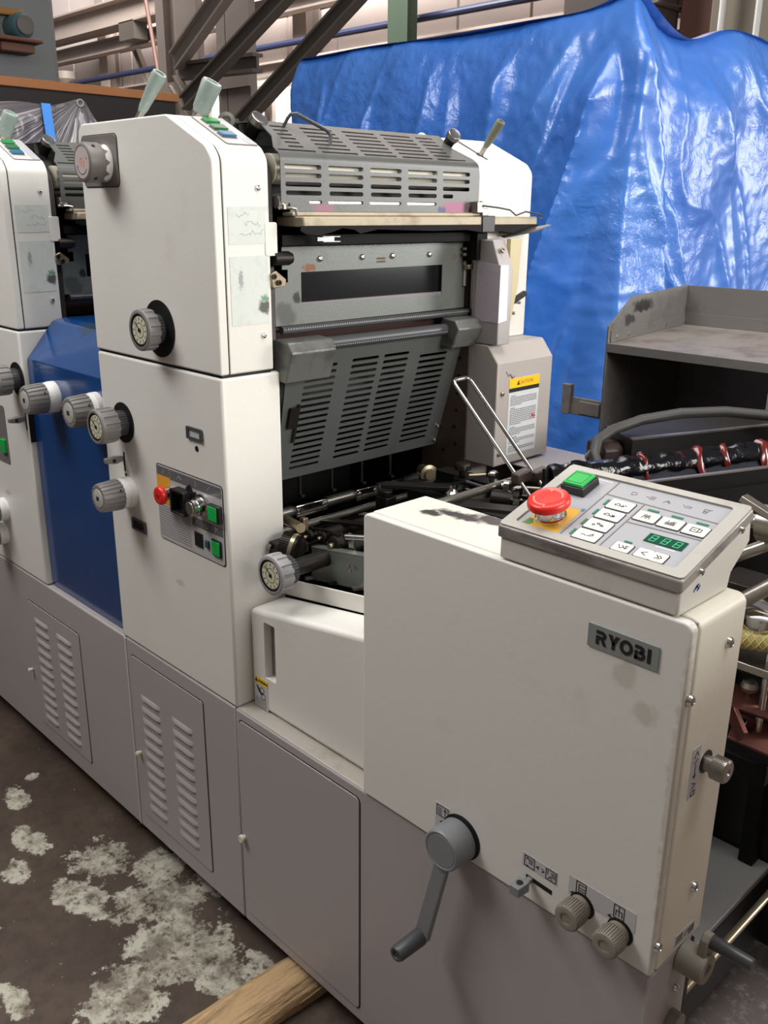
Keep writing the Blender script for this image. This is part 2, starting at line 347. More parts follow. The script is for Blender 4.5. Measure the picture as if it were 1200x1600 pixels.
# ================================================================== SETTING
def M_floor():
    m = bpy.data.materials.new('stained_concrete'); m.use_nodes = True; nt = m.node_tree; N = nt.nodes; K = nt.links
    b = N['Principled BSDF']; tc = N.new('ShaderNodeTexCoord'); P = tc.outputs['Object']
    def noi(sc, det=8, ro=.6):
        n = N.new('ShaderNodeTexNoise'); n.inputs['Scale'].default_value = sc; n.inputs['Detail'].default_value = det; n.inputs['Roughness'].default_value = ro
        K.new(P, n.inputs['Vector']); return n.outputs[0]
    def ramp(x, a, c, lo=0, hi=1):
        r = N.new('ShaderNodeMapRange'); r.inputs[1].default_value = a; r.inputs[2].default_value = c; r.inputs[3].default_value = lo; r.inputs[4].default_value = hi
        K.new(x, r.inputs[0]); return r.outputs[0]
    def mix(f, A, B):
        x = N.new('ShaderNodeMix'); x.data_type = 'RGBA'
        K.new(f, x.inputs[0])
        for s, c in ((6, A), (7, B)):
            if isinstance(c, tuple): x.inputs[s].default_value = (*lin(c), 1)
            else: K.new(c, x.inputs[s])
        return x.outputs[2]
    def math_(op, a, c):
        x = N.new('ShaderNodeMath'); x.operation = op
        for i, q in enumerate((a, c)):
            if isinstance(q, (int, float)): x.inputs[i].default_value = q
            else: K.new(q, x.inputs[i])
        return x.outputs[0]
    base = mix(ramp(noi(2.5), .35, .7), (60, 47, 38), (84, 69, 56))
    base = mix(ramp(noi(30), .45, .75), base, (54, 42, 34))
    # worn patches of old pale paint, each with its own place on the floor
    tot = None
    for cx, cy, rx, ry in ((-.80, -.10, .13, .12), (-.68, -.02, .12, .09), (-.60, -.12, .12, .10), (-.76, -.22, .10, .05), (-.24, -.02, .10, .06), (-.55, .06, .14, .05), (-.42, -.12, .18, .17), (-.40, -.26, .12, .11), (-.70, -.19, .12, .06), (-1.0, -.2, .12, .05), (-1.18, -.15, .08, .05), (-.90, -.27, .08, .06), 
                           (-.52, -.43, .09, .035), (-.76, -.385, .03, .02), (-.72, -.43, .03, .02), (-.3, -.1, .12, .1), (-1.25, -.08, .03, .03), (-.56, -.06, .14, .1)):
        s = N.new('ShaderNodeVectorMath'); s.operation = 'SUBTRACT'; s.inputs[1].default_value = (cx, cy, FLOOR); K.new(P, s.inputs[0])
        d = N.new('ShaderNodeVectorMath'); d.operation = 'DIVIDE'; d.inputs[1].default_value = (rx, ry, 1); K.new(s.outputs[0], d.inputs[0])
        l = N.new('ShaderNodeVectorMath'); l.operation = 'LENGTH'; K.new(d.outputs[0], l.inputs[0])
        v = ramp(l.outputs['Value'], 1.35, .35)
        tot = v if tot is None else math_('MAXIMUM', tot, v)
    nn = math_('ADD', math_('ADD', math_('MULTIPLY', noi(7, 10, .72), .95), math_('MULTIPLY', noi(30, 10, .75), .5)), -.21)
    e = math_('ADD', math_('MULTIPLY', tot, .40), nn)
    mask = ramp(e, .80, .825)
    speck = ramp(noi(85, 3, .5), .72, .74)
    mask = math_('MAXIMUM', mask, math_('MULTIPLY', speck, .8))
    pale = mix(ramp(noi(14, 10, .75), .42, .58), (112, 102, 90), (178, 174, 158))
    pale = mix(ramp(noi(48, 8, .75), .52, .62), pale, (84, 70, 58))
    col = mix(mask, base, pale)
    # plain grey concrete round the paper feeder
    sx = N.new('ShaderNodeSeparateXYZ'); K.new(P, sx.inputs[0])
    col = mix(ramp(sx.outputs[0], .12, .3), col, mix(ramp(noi(45, 8, .7), .52, .72), (112, 104, 100), (172, 164, 156)))
    K.new(col, b.inputs['Base Color'])
    K.new(ramp(noi(5), .3, .7, .42, .7), b.inputs['Roughness'])
    bp = N.new('ShaderNodeBump'); bp.inputs['Strength'].default_value = .15; bp.inputs['Distance'].default_value = .01
    K.new(noi(40), bp.inputs['Height']); K.new(bp.outputs[0], b.inputs['Normal'])
    return m
struct(obj('floor', MB().box(-30, 8, -6, 12, FLOOR-.1, FLOOR), M_floor(), smooth=0))

struct(obj('shade_wall', MB().box(-14, 8, -3.3, -3.1, FLOOR, 2.9), M('dark_shade_wall', (70, 62, 56), .8), smooth=0))  # wall added behind the camera to cut ambient light on the press fronts
SIDING = M('dusty_pink_siding', (208, 194, 187), .7, 0, .3, (132, 108, 98), .8, gthr=.5)
SIDED = M('grimy_siding', (150, 124, 112), .7, 0, .4, (104, 84, 74), .8, gthr=.5)
STL = M('grey_brown_structural_steel', (124, 112, 104), .55, 0, .3, (84, 72, 64), 1.5, gthr=.5)
STLP = M('pale_structural_steel', (156, 142, 133), .6, 0, .3, (112, 94, 84), 1.2, gthr=.5)
STLD = M('dark_structural_steel', (82, 74, 68), .55, 0, .3, (60, 52, 48), 1.5, gthr=.5)
SKYG = M('daylit_window_glass', (255, 252, 244), .5, emit=3.2)
PIPEB = M('blue_pipe_paint', (34, 38, 64), .45)
# far wall of the hall: siding panels on girts
wb = struct(obj('wall_back', MB().box(-30, 6, 9.2, 9.4, FLOOR, 11), SIDED, smooth=0))
pm = MB().box(-.58, .58, 9.12, 9.2, 0, 1.0)
pme = bpy.data.meshes.new('panel'); pme.from_pydata(pm.v, [], pm.f); finish(pme, 0); pme.materials.append(SIDING)
for iz, (z0, h) in enumerate(((3.35, .95), (4.35, .85), (5.25, 2.2), (7.5, 3.3))):
    for ix in range(26):
        o = bpy.data.objects.new('panel', pme); COL.objects.link(o); o.parent = wb
        o.location = (-26.6+ix*1.2, random.uniform(0, .03), z0); o.scale = (1, 1, h)
k = 0
for x0, x1, z0, z1 in ((-13.78, -13.45, 2.5, 3.32), (-12.60, -12.16, 2.5, 3.3), (-11.95, -11.2, 2.4, 3.3), (-14.6, -14.3, 2.5, 3.5), (-10.9, -10.3, 2.4, 3.3)):
    k += 1
    w = struct(obj('window_%d' % k, MB().box(x0-.06, x1+.06, 9.06, 9.2, z0-.06, z0).box(x0-.06, x1+.06, 9.06, 9.2, z1, z1+.06)
               .box(x0-.06, x0, 9.06, 9.2, z0, z1).box(x1, x1+.06, 9.06, 9.2, z0, z1), STLP, smooth=0))
    obj('pane', MB().box(x0, x1, 9.14, 9.19, z0, z1), SKYG, w, smooth=0)
def beam(name, p, q, w, h, mat, label, cat, group=None, t=.03, up=(0, 0, 1)):
    """I-section steel member: two flanges and a web"""
    p = Vector(p); q = Vector(q); d = (q-p).normalized(); r = d.cross(Vector(up)).normalized(); u = r.cross(d)
    root = thing(name, label, cat, tuple(p), group)
    obj('flange', MB().bar(p+u*h/2, q+u*h/2, w, t, up), mat, root, smooth=0)
    obj('flange', MB().bar(p-u*h/2, q-u*h/2, w, t, up), mat, root, smooth=0)
    obj('web', MB().bar(p, q, t, h-t, up), mat, root, smooth=0)
    return root
beam('crane_girder', (-24, 8.3, 4.68), (5, 8.3, 4.68), .4, .38, STLP, 'long pale horizontal crane girder high along the back wall of the hall', 'girder')
beam('wall_rail', (-24, 8.5, 4.28), (5, 8.5, 4.28), .2, .2, STLP, 'pale horizontal wall rail just under the crane girder', 'beam')
beam('sill_beam', (-24, 8.55, 3.46), (5, 8.55, 3.46), .2, .17, STLP, 'pale horizontal beam below the blue pipe on the back wall', 'beam')
obj_pipe = obj('wall_pipe', MB().tube([(-24, 8.2, 3.70), (5, 8.2, 3.70)], .045), PIPEB)
tag(obj_pipe, 'thin dark blue pipe running along the far back wall', 'pipe')
for x, l in ((-16.95, 'pale upright post against the back wall left of the rust red rod'), (-12.9, 'pale upright post against the back wall seen between the two steel columns'), (-10.9, 'pale upright post against the back wall behind the far diagonal brace')):
    beam('wall_post', (x, 8.95, FLOOR), (x, 8.95, 9), .32, .25, STLP if x < -12 else STL, l, 'post', up=(0, 1, 0))
beam('wall_bracket', (-15.5, 8.7, 4.2), (-14.6, 8.75, 2.7), .1, .09, STL, 'pale slanting strut behind the slim posts left of the columns', 'strut')
o = obj('junction_box', MB().box(-15.0, -14.5, 8.1, 8.37, 4.2, 4.492), STLD); tag(o, 'small dark box fixed under the crane girder left of the columns', 'box')
o = obj('fan_heater', MB().lathe((-17.35, 8.2, 3.95), (0, 0, -1), [(0, .05), (.02, .2), (.15, .2), (.32, .07), (.36, .03)], 14), STL); tag(o, 'round hanging lamp shade under the pale rail of the back wall', 'lamp')
o = obj('rod', MB().tube([(-12.9, 7.2, 6), (-12.0, 7.2, 2.0)], .03), M('red_oxide_rod', (84, 54, 46), .6)); tag(o, 'thin rust red rod hanging left of the nearest steel column', 'rod')
o = thing('flood_lamp', 'dark flood lamp hanging at the top edge left of the steel column', 'lamp', (-13.1, 7.4, 4.9))
obj('lamp_body', MB().box(-13.75, -12.75, 7.25, 7.55, 4.95, 5.1), STLD, o, .05); obj('bracket', MB().box(-13.1, -13.02, 7.35, 7.45, 4.7, 4.97), STLD, o)
# two lattice columns nearer by
def hcol(x0, x1, y, w, label):
    r = thing('steel_column', label, 'column', ((x0+x1)/2, y, FLOOR))
    obj('flange', MB().box(x0, x0+.16, y-.04, y+.04, FLOOR, 7), STL, r, smooth=0)
    obj('flange', MB().box(x1-.40, x1, y-.04, y+.04, FLOOR, 7), STL, r, smooth=0)
    obj('web', MB().box(x0+.1, x1-.1, y+.04, y+.08, FLOOR, 7), STLP, r, smooth=0)
    for z in (2.66, 4.4): obj('batten', MB().box(x0, x1, y-.07, y-.04, z-.07, z+.07), STL, r, smooth=0)
    return r
hcol(-8.62, -7.84, 5, 1, 'grey built-up steel column with a bright recessed web, left of the two')
hcol(-7.5, -6.95, 5, 1, 'grey built-up steel column crossed by the long diagonal brace, right of the two')
for p, q, w, l in (((-6.2, 4.6, 3.68), (-7.70, 4.6, 2.84), .17, 'broad steel brace slanting down onto the left steel column'),
                   ((-4.9, 4.45, 3.52), (-7.35, 4.45, 2.42), .12, 'long dark diagonal brace crossing in front of the right steel column'),
                   ((-7.74, 4.6, 2.66), (-7.25, 4.6, 2.16), .12, 'short steel brace running down right at the foot of the left column'),
                   ((-7.68, 5.4, 3.6), (-7.40, 5.4, FLOOR), .16, 'narrow steel member seen upright between the two columns'),
                   ((-4.2, 4.5, 3.40), (-6.5, 4.5, 2.20), .11, 'far dark diagonal brace ending behind the blue tarpaulin')):
    beam('diagonal_brace', p, q, .10, w, STLD if 'dark' in l else STL, l, 'brace', t=.02, up=(0, 0, 1))
beam('cross_beam', (-7.78, 4.68, 2.76), (-6.45, 4.68, 2.72), .12, .13, STLD, 'short dark cross beam joining the two steel columns', 'beam')
# upper right background
o = obj('rust_panel', MB().box(-4.05, -3.72, 7.9, 8.05, FLOOR, 5.2), M('red_brown_panel', (112, 76, 66), .6), bevel=.01); tag(o, 'red brown upright panel above the right end of the tarpaulin', 'panel')
o = obj('dark_cabinet', MB().box(-5.2, -4.12, 7.6, 8.0, FLOOR, 4.2).box(-5.25, -4.08, 7.55, 8.05, 3.28, 3.33), M('dark_brown_cabinet', (66, 54, 48), .6), bevel=.02); tag(o, 'dark brown cabinet far behind the tarpaulin peak', 'cabinet')
o = obj('concrete_pier', MB().box(-3.66, -1.6, 7.75, 8.05, FLOOR, 6).box(-3.68, -1.55, 7.7, 8.06, 2.2, 2.4), M('grey_green_pier', (122, 112, 98), .7), bevel=.02); tag(o, 'grey green pier behind the white conduits at the upper right', 'pillar')
for x, l in ((-3.50, 'white conduit left of the other at the upper right corner'), (-3.16, 'white conduit nearest the right edge of the picture')):
    o = obj('conduit', MB().tube([(x, 7.66, FLOOR), (x, 7.66, 6)], .028), WHITE); tag(o, l, 'pipe', 'white conduits on the pier')
o = obj('green_post', MB().box(-7.9, -7.62, 7.8, 7.98, FLOOR, 6).box(-7.93, -7.59, 7.77, 7.8, FLOOR, 6), M('dull_green_paint', (44, 58, 42), .55), bevel=.01); tag(o, 'dull green upright post above the tarpaulin top edge', 'post')

# left background: black bin with a plank edge, grey machine column with motor, wrapped load
bn = thing('storage_bin', 'large black walled bin with a brown wooden top edge at the left', 'bin', (-4.9, .9, FLOOR))
BINM = M('matt_black_board', (34, 28, 26), .8)
obj('side_panel', MB().box(-4.04, -4.0, -.6, 2.24, FLOOR, 2.035), BINM, bn, smooth=0)
obj('side_panel', MB().box(-5.6, -5.56, -.6, 2.24, FLOOR, 2.035), BINM, bn, smooth=0)
obj('end_panel', MB().box(-5.56, -4.04, 2.2, 2.24, FLOOR, 2.035), BINM, bn, smooth=0)
obj('end_panel', MB().box(-5.56, -4.04, -.6, -.56, FLOOR, 2.035), BINM, bn, smooth=0)
obj('edge_plank', MB().box(-4.1, -3.985, -.6, 2.26, 2.035, 2.08), WOODB, bn, .004)
mc = thing('machine_column', 'tall dull blue grey machine column behind the black bin', 'machine', (-6.6, 1.2, FLOOR))
obj('column_body', MB().box(-7.2, -5.9, .2, 2.485, FLOOR, 4.6), M('dull_blue_grey_paint', (96, 98, 98), .55, 0, .4, (120, 96, 66), 2.5, gthr=.58), mc, .04)
mt = obj('motor', MB().lathe((-5.92, 2.17, 2.63), (1, 0, 0), [(0, .07), (.02, .082), (.16, .082), (.18, .07), (.2, .055)], 28), M('motor_blue_green', (72, 104, 112), .45), mc)
obj('fan_cover', MB().lathe((-5.72, 2.17, 2.63), (1, 0, 0), [(0, .06), (.012, .06), (.016, .04)], 24), STLD, mt)
obj('bracket', MB().box(-5.92, -5.68, 1.95, 2.275, 2.52, 2.548).box(-5.92, -5.75, 2.0, 2.24, 2.46, 2.52), M('rusty_bracket', (98, 62, 46), .7), mc, .01)
obj('rust_shelf', MB().box(-5.92, -5.85, 1.95, 2.235, 2.70, 2.745), M('rust_orange', (140, 96, 44), .75), mc, .01)
# wrapped load
wl = thing('wrapped_load', 'load wrapped in clear crinkled film with a blue strap', 'load', (-3.2, .65, FLOOR))
def film_mat():
    m = bpy.data.materials.new('clear_wrap_over_dark'); m.use_nodes = True; nt = m.node_tree; N = nt.nodes; K = nt.links
    b = N['Principled BSDF']; b.inputs['Roughness'].default_value = .28; b.inputs['Coat Weight'].default_value = .4
    tc = N.new('ShaderNodeTexCoord'); sx = N.new('ShaderNodeSeparateXYZ'); K.new(tc.outputs['Object'], sx.inputs[0])
    def mm(op, a, c=0.0):
        x = N.new('ShaderNodeMath'); x.operation = op
        for i, q in enumerate((a, c)):
            if isinstance(q, (int, float)): x.inputs[i].default_value = q
            else: K.new(q, x.inputs[i])
        return x.outputs[0]
    an = mm('ARCTAN2', mm('SUBTRACT', 1.90, sx.outputs[2]), mm('SUBTRACT', 1.135, sx.outputs[1]))
    rr = mm('MULTIPLY', sx.outputs[2], .6)
    cb = N.new('ShaderNodeCombineXYZ'); K.new(mm('MULTIPLY', an, 9.0), cb.inputs[0]); K.new(rr, cb.inputs[1])
    n = N.new('ShaderNodeTexNoise'); n.inputs['Scale'].default_value = 3.2; n.inputs['Detail'].default_value = 4; K.new(cb.outputs[0], n.inputs['Vector'])
    r = N.new('ShaderNodeMapRange'); r.inputs[1].default_value = .52; r.inputs[2].default_value = .72; K.new(n.outputs[0], r.inputs[0])
    x = N.new('ShaderNodeMix'); x.data_type = 'RGBA'; x.inputs[6].default_value = (*lin((88, 83, 86)), 1); x.inputs[7].default_value = (*lin((196, 190, 188)), 1)
    K.new(r.outputs[0], x.inputs[0]); K.new(x.outputs[2], b.inputs['Base Color'])
    bp = N.new('ShaderNodeBump'); bp.inputs['Strength'].default_value = .6; bp.inputs['Distance'].default_value = .02; K.new(n.outputs[0], bp.inputs['Height']); K.new(bp.outputs[0], b.inputs['Normal'])
    return m
FILMW = film_mat()
def wrap_pt(u, v):
    # u along y, v from the front foot up and over the top
    y = -.15+u*1.36
    top = 1.858 + .035*math.exp(-((y-1.125)/.05)**2) - .006*math.sin(u*23) - max(0, (y-1.150))*1.2
    if v < .6: x, z = -2.98+.012*math.sin(u*20), FLOOR+(top-FLOOR)*v/.6
    else: x, z = -2.98-(v-.6)/.4*.6, top-.02*(v-.6)
    a = math.atan2(top-z+.02, 1.14-y+.001); rr = math.hypot(top-z, 1.14-y)
    x += .014*abs(math.sin(a*15+noise.noise((a*4, 0, 0))*3))*min(1, rr*6)*(1 if v < .6 else .2)
    return (x, y, z)
V = []; Fc = []; nu, nv = 110, 90
for j in range(nv+1):
    for i in range(nu+1): V.append(wrap_pt(i/nu, j/nv))
for j in range(nv):
    for i in range(nu): a = j*(nu+1)+i; Fc.append((a, a+1, a+nu+2, a+nu+1))
obj('film_wrap', MB().add(V, Fc), FILMW, wl, smooth=75)
obj('pallet_load', MB().box(-3.56, -3.03, -.1, 1.12, FLOOR+.1, 1.80), M('dark_load', (52, 50, 54), .6), wl, .03)
obj('roll_core', MB().lathe((-2.985, 1.125, 1.878), (1, 0, .05), [(-.5, .016), (.012, .016), (.012, .011), (-.05, .011)], 20), M('film_covered_core', (150, 142, 138), .4), wl)
obj('pallet', MB().box(-3.58, -3.0, -.12, 1.2, FLOOR, FLOOR+.1), WOODB, wl, .005)
lab(obj('strap', MB().prism([(.985, 1.2), (1.025, 1.2), (.984, 1.8635), (.944, 1.8635)], RIGHT(-2.966), 0, .004), M('bright_blue_strap', (62, 138, 224), .5), wl), 'flat bright blue strap')
# dark clutter between columns and tarpaulin
dk = thing('dark_machine', 'dark low machine under a blue grey cloth behind the press top', 'machine', (-5.2, 3.4, FLOOR))
obj('machine_body', MB().box(-6.1, -4.2, 3.0, 3.8, FLOOR, 1.93).box(-5.3, -4.4, 2.96, 3.3, 1.93, 2.0).box(-5.9, -5.6, 3.2, 3.6, 1.93, 2.08), M('dark_brown_iron', (48, 40, 34), .6, 0, .5, (78, 66, 52), 6), dk, .03)
obj('cloth', MB().loft([[(-5.9+i*.16, 2.7+math.cos(a)*.25, 1.72+max(-.1, math.sin(a))*(.12+.05*math.sin(i*2.1))) for a in [2*PI*q/14 for q in range(14)]] for i in range(8)]), M('blue_grey_cloth', (62, 76, 92), .8), dk, smooth=60)

# ================================================================== FRONT PRINTING UNIT
U = thing('printing_unit', 'front cream printing unit with red stop button panel and slotted grey cover', 'printing unit', (-.56, .3, FLOOR), 'printing units of the press')
keep = []                      # parts that the second unit shows as well
def both(o): keep.append(o); return o
XL, XR = -.79, -.339
def base_cabinet(par, x0, x1, y1=.86):
    b = obj('base_cabinet', MB().box(x0, x1, 0, y1, 0, .515), GREY, par, .004)
    ft = [obj('levelling_foot', MB().lathe((x, y, FLOOR), (0, 0, 1), [(0, .03), (.012, .03), (.016, .012), (.06, .012)], 14), BLACK, par)
          for x in (x0+.06, x1-.06) for y in (.06, y1-.06)]
    return b
def louvre_door(par, x0, x1, z0, z1, cols, zs, kx, kz):
    obj('door_gap', MB().prism(rrect(x0-.0022, x1+.0022, z0-.0022, z1+.0022, .008), FRONT(0), 0, .0006), BLACK, par, smooth=0)
    d = obj('louvre_door', MB().prism(rrect(x0, x1, z0, z1, .007), FRONT(0), 0, .0022), GREY, par, .0008)
    lm = None
    for a, c in cols:
        for z in zs:
            if lm is None:
                w = c-a; n = 8; rings = []
                for i in range(n+1):
                    t = i/n; sc = min(1, 7*t, 7*(1-t))**.5 if 0 < t < 1 else .02
                    rings.append([(w*(t-.5), -.0022-q*sc, h) for q, h in ((0, .0062), (.0022, .0035), (.0042, -.001), (.0046, -.0042), (.0036, -.0044), (0, -.0044))])
                lm = bpy.data.meshes.new('louvre'); mb = MB().loft(rings); lm.from_pydata([tuple(p) for p in mb.v], [], mb.f); finish(lm); lm.materials.append(GREY)
            o = bpy.data.objects.new('louvre', lm); COL.objects.link(o); o.parent = d; o.location = ((a+c)/2, 0, z)
    obj('door_knob', MB().lathe((kx, -.002, kz), (0, -1, 0), [(0, .004), (.006, .004), (.007, .006), (.012, .006), (.013, .004)], 16), ORUST, d)
    return d
base_cabinet(U, -.779, -.3455)
lab(obj('edge_highlight', MB().box(-.7845, -.7795, -.0012, .03, .002, .512), M('painted_edge_highlight', (196, 190, 188), .4), U, .0008), 'pale strip painted as an edge highlight')  # lighter colour stands for the bright highlight along the base edge
louvre_door(U, -.757, -.463, .047, .478, ((-.724, -.642), (-.594, -.506)), [.384-i*.0296 for i in range(11)], -.748, .223)

lowpoly = [(XL, .517), (XR, .517), (XR, 1.172), (XL, 1.172)]
both(obj('lower_housing', MB().prism(lowpoly, XZ(0), -.13, 0), CREAM, U, .005, segs=3))
up = roundpoly([(XL, 1.177), (XR, 1.177), (XR, 1.537), (-.355, 1.556), (-.468, 1.608), (XL, 1.608)], [.004, .004, .03, .03, .03, .022], 6)
upi = roundpoly([(XL+.002, 1.178), (XR-.0015, 1.178), (XR-.0015, 1.536), (-.356, 1.5545), (-.468, 1.6065), (XL+.002, 1.6065)], [.004, .004, .03, .03, .03, .022], 6)
both(obj('housing_panel', MB().prism(up, XZ(0), -.0185, 0), CREAM, U, .003, segs=3))
both(obj('housing_seam', MB().prism(upi, XZ(0), -.021, -.017), BLACK, U))
both(obj('upper_housing', MB().prism(up, XZ(0), -.115, -.0205), CREAM, U, .0015))
both(obj('seam_gasket', MB().prism([(XL+.004, 1.17), (XR-.004, 1.17), (XR-.004, 1.179), (XL+.004, 1.179)], XZ(0), -.112, -.004), BLACK, U, smooth=0))
both(obj('edge_tab', MB().prism(rrect(.104, .131, 1.377, 1.434, .004), RIGHT(-.3405), 0, .003), CREAM, U, .001))
# drive side housing
both(obj('rear_lower_housing', MB().prism(lowpoly, XZ(.67), -.19, 0), CREAM, U, .005))
both(obj('rear_upper_housing', MB().prism(up, XZ(.675), -.185, 0), CREAM, U, .006, segs=3))
obj('lever_slot', MB().prism([(.727, .012), (.733, .012), (.733, .118), (.727, .118)], FR((-.355, 0, 1.556), (0, 1, 0), (-.905, 0, .425)), -.002, .0008), BLACK, U, smooth=0)
# buttons on the slope
SL = FR((-.355, 0, 1.556), (0, 1, 0), (-.9085, 0, .418))
bp = both(obj('button_plate', MB().prism(rrect(.046, .113, .004, .120, .006), SL, 0, .0016), PANELL, U, .0006))
lab(obj('plate_face', MB().prism(rrect(.048, .1115, .0055, .1185, .005), SL, .0016, .0022), M('button_plate_pink_grey', (196, 184, 182), .4, 0, .2, (150, 140, 138), 30), bp), 'pale button field')
lab(obj('plate_strip', MB().prism(rrect(.092, .1105, .006, .118, .004), SL, .0022, .0027), PANEL, bp), 'grey strip')
for y, b, m, l in ((.072, .095, M('slope_green_button', (20, 118, 58), .35), 'bright green push button'), (.070, .066, GREEND, 'dull green push button'), (.068, .037, TEAL, 'teal push button')):
    q = obj('push_button', MB().prism(rrect(y-.014, y+.014, b-.009, b+.009, .002), SL, .002, .008), m, bp, .001); lab(q, l)
    obj('button_frame', MB().prism(rrect(y-.0155, y+.0155, b-.0105, b+.0105, .002), SL, .002, .0035), GINK, q)
# film patches with scribbles
RF = RIGHT(XR, 0, 0)
for (z0, z1, y0, y1, scr) in ((1.398, 1.459, .028, .106, True), (1.261, 1.378, .028, .109, False)):
    p = both(obj('film_patch', MB().prism([(y0, z0), (y1, z0+.001), (y1, z1+.001), (y0, z1)], RF, .0002, .0007), FILM, U, smooth=0))
    if scr:
        L = []
        for zc, ya, yb in ((1.446, .045, .075), (1.432, .062, .098), (1.417, .05, .1)):
            pl = []; y = ya
            while y < yb: pl += [(y, zc+random.uniform(-.004, .005)), (y+.0035, zc+random.uniform(-.004, .005))]; y += .006
            L.append(pl)
        obj('pen_scribble', strokes(MB(), L, .0009, RF, .0009), M('faint_green_pen', (158, 174, 164), .6), p)
for y, z in ((.092, 1.49), (.095, 1.24)): both(screw(U, (XR-.0002, y, z), (1, 0, 0), .0055))
# levers on top
def lever(par, p, q, r0, r1, mat=HANDLE):
    p = Vector(p); q = Vector(q); d = (q-p).normalized(); l = (q-p).length
    a = obj('lever', MB().cyl(p-d*.02, p+d*l*.35, r0*.72, None, 14), STEEL, par)
    g = obj('lever_grip', MB().lathe(p+d*l*.22, d, [(0, r0*.8), (l*.1, r0), (l*.72, r1), (l*.78, r1*.9), (l*.78, r1*.62), (l*.75, r1*.6)], 22), mat, a)
    obj('boot', MB().lathe(p-d*.012, d, [(0, r0*1.5), (.008, r0*1.2), (.01, r0*.7)], 16), BLACKP, a)
    return a
both(lever(U, (-.694, .075, 1.612), (-.633, .095, 1.694), .0095, .0145))
both(lever(U, (-.504, .085, 1.604), (-.470, .1, 1.667), .016, .0185))
lever(U, (-.383, .73, 1.574), (-.332, .73, 1.636), .0075, .0105, M('olive_grey_grip', (112, 116, 98), .5))
# knob on a square plate at the upper left
pl = both(obj('knob_plate', MB().prism(rrect(-.777, -.641, 1.4935, 1.585, .01), FRONT(0), 0, .0022), KNOBD, U, .0008))
obj('plate_outline', MB().prism(rrect(-.7785, -.6395, 1.492, 1.5865, .011), FRONT(0), 0, .0008), BLACK, pl)
kb = obj('register_knob', MB().lathe((-.69, -.016, 1.535), (0, -1, 0), [(0, .0345), (.002, .036), (.026, .036), (.030, .0345), (.032, .031), (.032, .029), (.031, .0285)], 40), KNOBD, pl)
lab(obj('scale_ring', MB().lathe((-.69, -.002, 1.535), (0, -1, 0), [(0, .0335), (.015, .0335)], 36), WHITE, kb), 'white paper scale ring')
tri = MB()
for i in range(10):
    a = 2*PI*i/10; c = Vector((-.69, 0, 1.535))
    def cp(an, y, r=.0342): return (c.x+r*math.cos(an), y, c.z+r*math.sin(an))
    tri.add([cp(a-.2, -.0165), cp(a+.2, -.0165), cp(a, -.008), cp(a-.2, -.0165, .0335), cp(a+.2, -.0165, .0335), cp(a, -.008, .0335)], [(0, 1, 2), (3, 5, 4), (0, 3, 4, 1), (1, 4, 5, 2), (2, 5, 3, 0)])
obj('scale_teeth', tri, KNOBD, kb, smooth=0)
obj('cap', MB().lathe((-.69, -.0465, 1.535), (0, -1, 0), [(0, .0288), (.0012, .028)], 32), M('pinkish_cap_print', (184, 172, 168), .5, 0, .2, (150, 130, 128), 60), kb)
fr = FRONT(-.0478, -.69, 1.535)
lab(obj('cap_print', strokes(MB(), [[(.008*math.cos(t/8*PI), .008*math.sin(t/8*PI)) for t in range(-3, 11)], [(-.006, -.003), (.003, .004), (.008, .002)]], .002, fr, .0003), PINK, kb), 'faded red round print')
obj('cap_arc', strokes(MB(), [[(.021*math.cos(t/10*PI), .021*math.sin(t/10*PI)) for t in range(11, 19)], [(-.019, -.006), (-.016, -.008)], [(.016, .008), (.02, .006)]], .0018, fr, .0003), GINK, kb)
obj('set_screw', MB().lathe((-.69+.0355*math.cos(.9), -.034, 1.535+.0355*math.sin(.9)), (math.cos(.9), 0, math.sin(.9)), [(0, .0036), (.0012, .0036)], 12)
    .lathe((-.69+.0355*math.cos(-.9), -.034, 1.535+.0355*math.sin(-.9)), (math.cos(-.9), 0, math.sin(-.9)), [(0, .0036), (.0012, .0036)], 12), BLACK, kb)
# other controls on the front
dial_knob(U, -.537, 1.241, .042, .0385, hole=.053, hx=.003)
dial_knob(U, -.703, 1.033, .064, .0365, hole=.0425, tone=KNOB)
fluted_knob(U, -.699, .884, .074, .032)
def trigger(par, x, z):
    t = obj('slide_lever', MB().loft([[(x-.003, 0, z+.007), (x+.004, 0, z+.007), (x+.004, 0, z-.003), (x-.003, 0, z-.003)],
                                      [(x-.007, -.018, z+.009), (x+.007, -.018, z+.009), (x+.006, -.018, z-.007), (x-.006, -.018, z-.007)],
                                      [(x-.006, -.042, z+.007), (x+.006, -.042, z+.007), (x+.005, -.042, z-.003), (x-.005, -.042, z-.003)]]), KNOB, par, .0015)
    obj('lever_hole', MB().lathe((x+.0068, -.024, z+.001), (1, 0, 0), [(0, .004), (.0004, .004)], 14), BLACK, t)
    obj('guide_slot', MB().prism(rrect(x+.003, x+.008, z-.026, z+.016, .001), FRONT(0), 0, .0009), BLACK, par, smooth=0)
    return t
trigger(U, -.718, .952)
obj('pin_hole', MB().prism(circ(-.711, .919, .0035, 12), FRONT(0), 0, .001), DARK, U)
def socket(par, x0, x1, z0, z1, inner=BLACK):
    s_ = sheet('inspection_window', rrect(x0, x1, z0, z1, .003), [rrect(x0+.007, x1-.007, z0+.005, z1-.005, .001)], FRONT(-.004), .004, GRIP, par)
    obj('window_back', MB().prism(rrect(x0+.004, x1-.004, z0+.003, z1-.003, .001), FRONT(0), 0, .0012), inner, s_, smooth=0)
socket(U, -.459, -.407, 1.045, 1.069, LABEL)
socket(U, -.697, -.641, .803, .829)
obj('panel_hole', MB().prism(circ(-.43, 1.029, .0055, 16), FRONT(0), 0, .0009), BLACK, U)
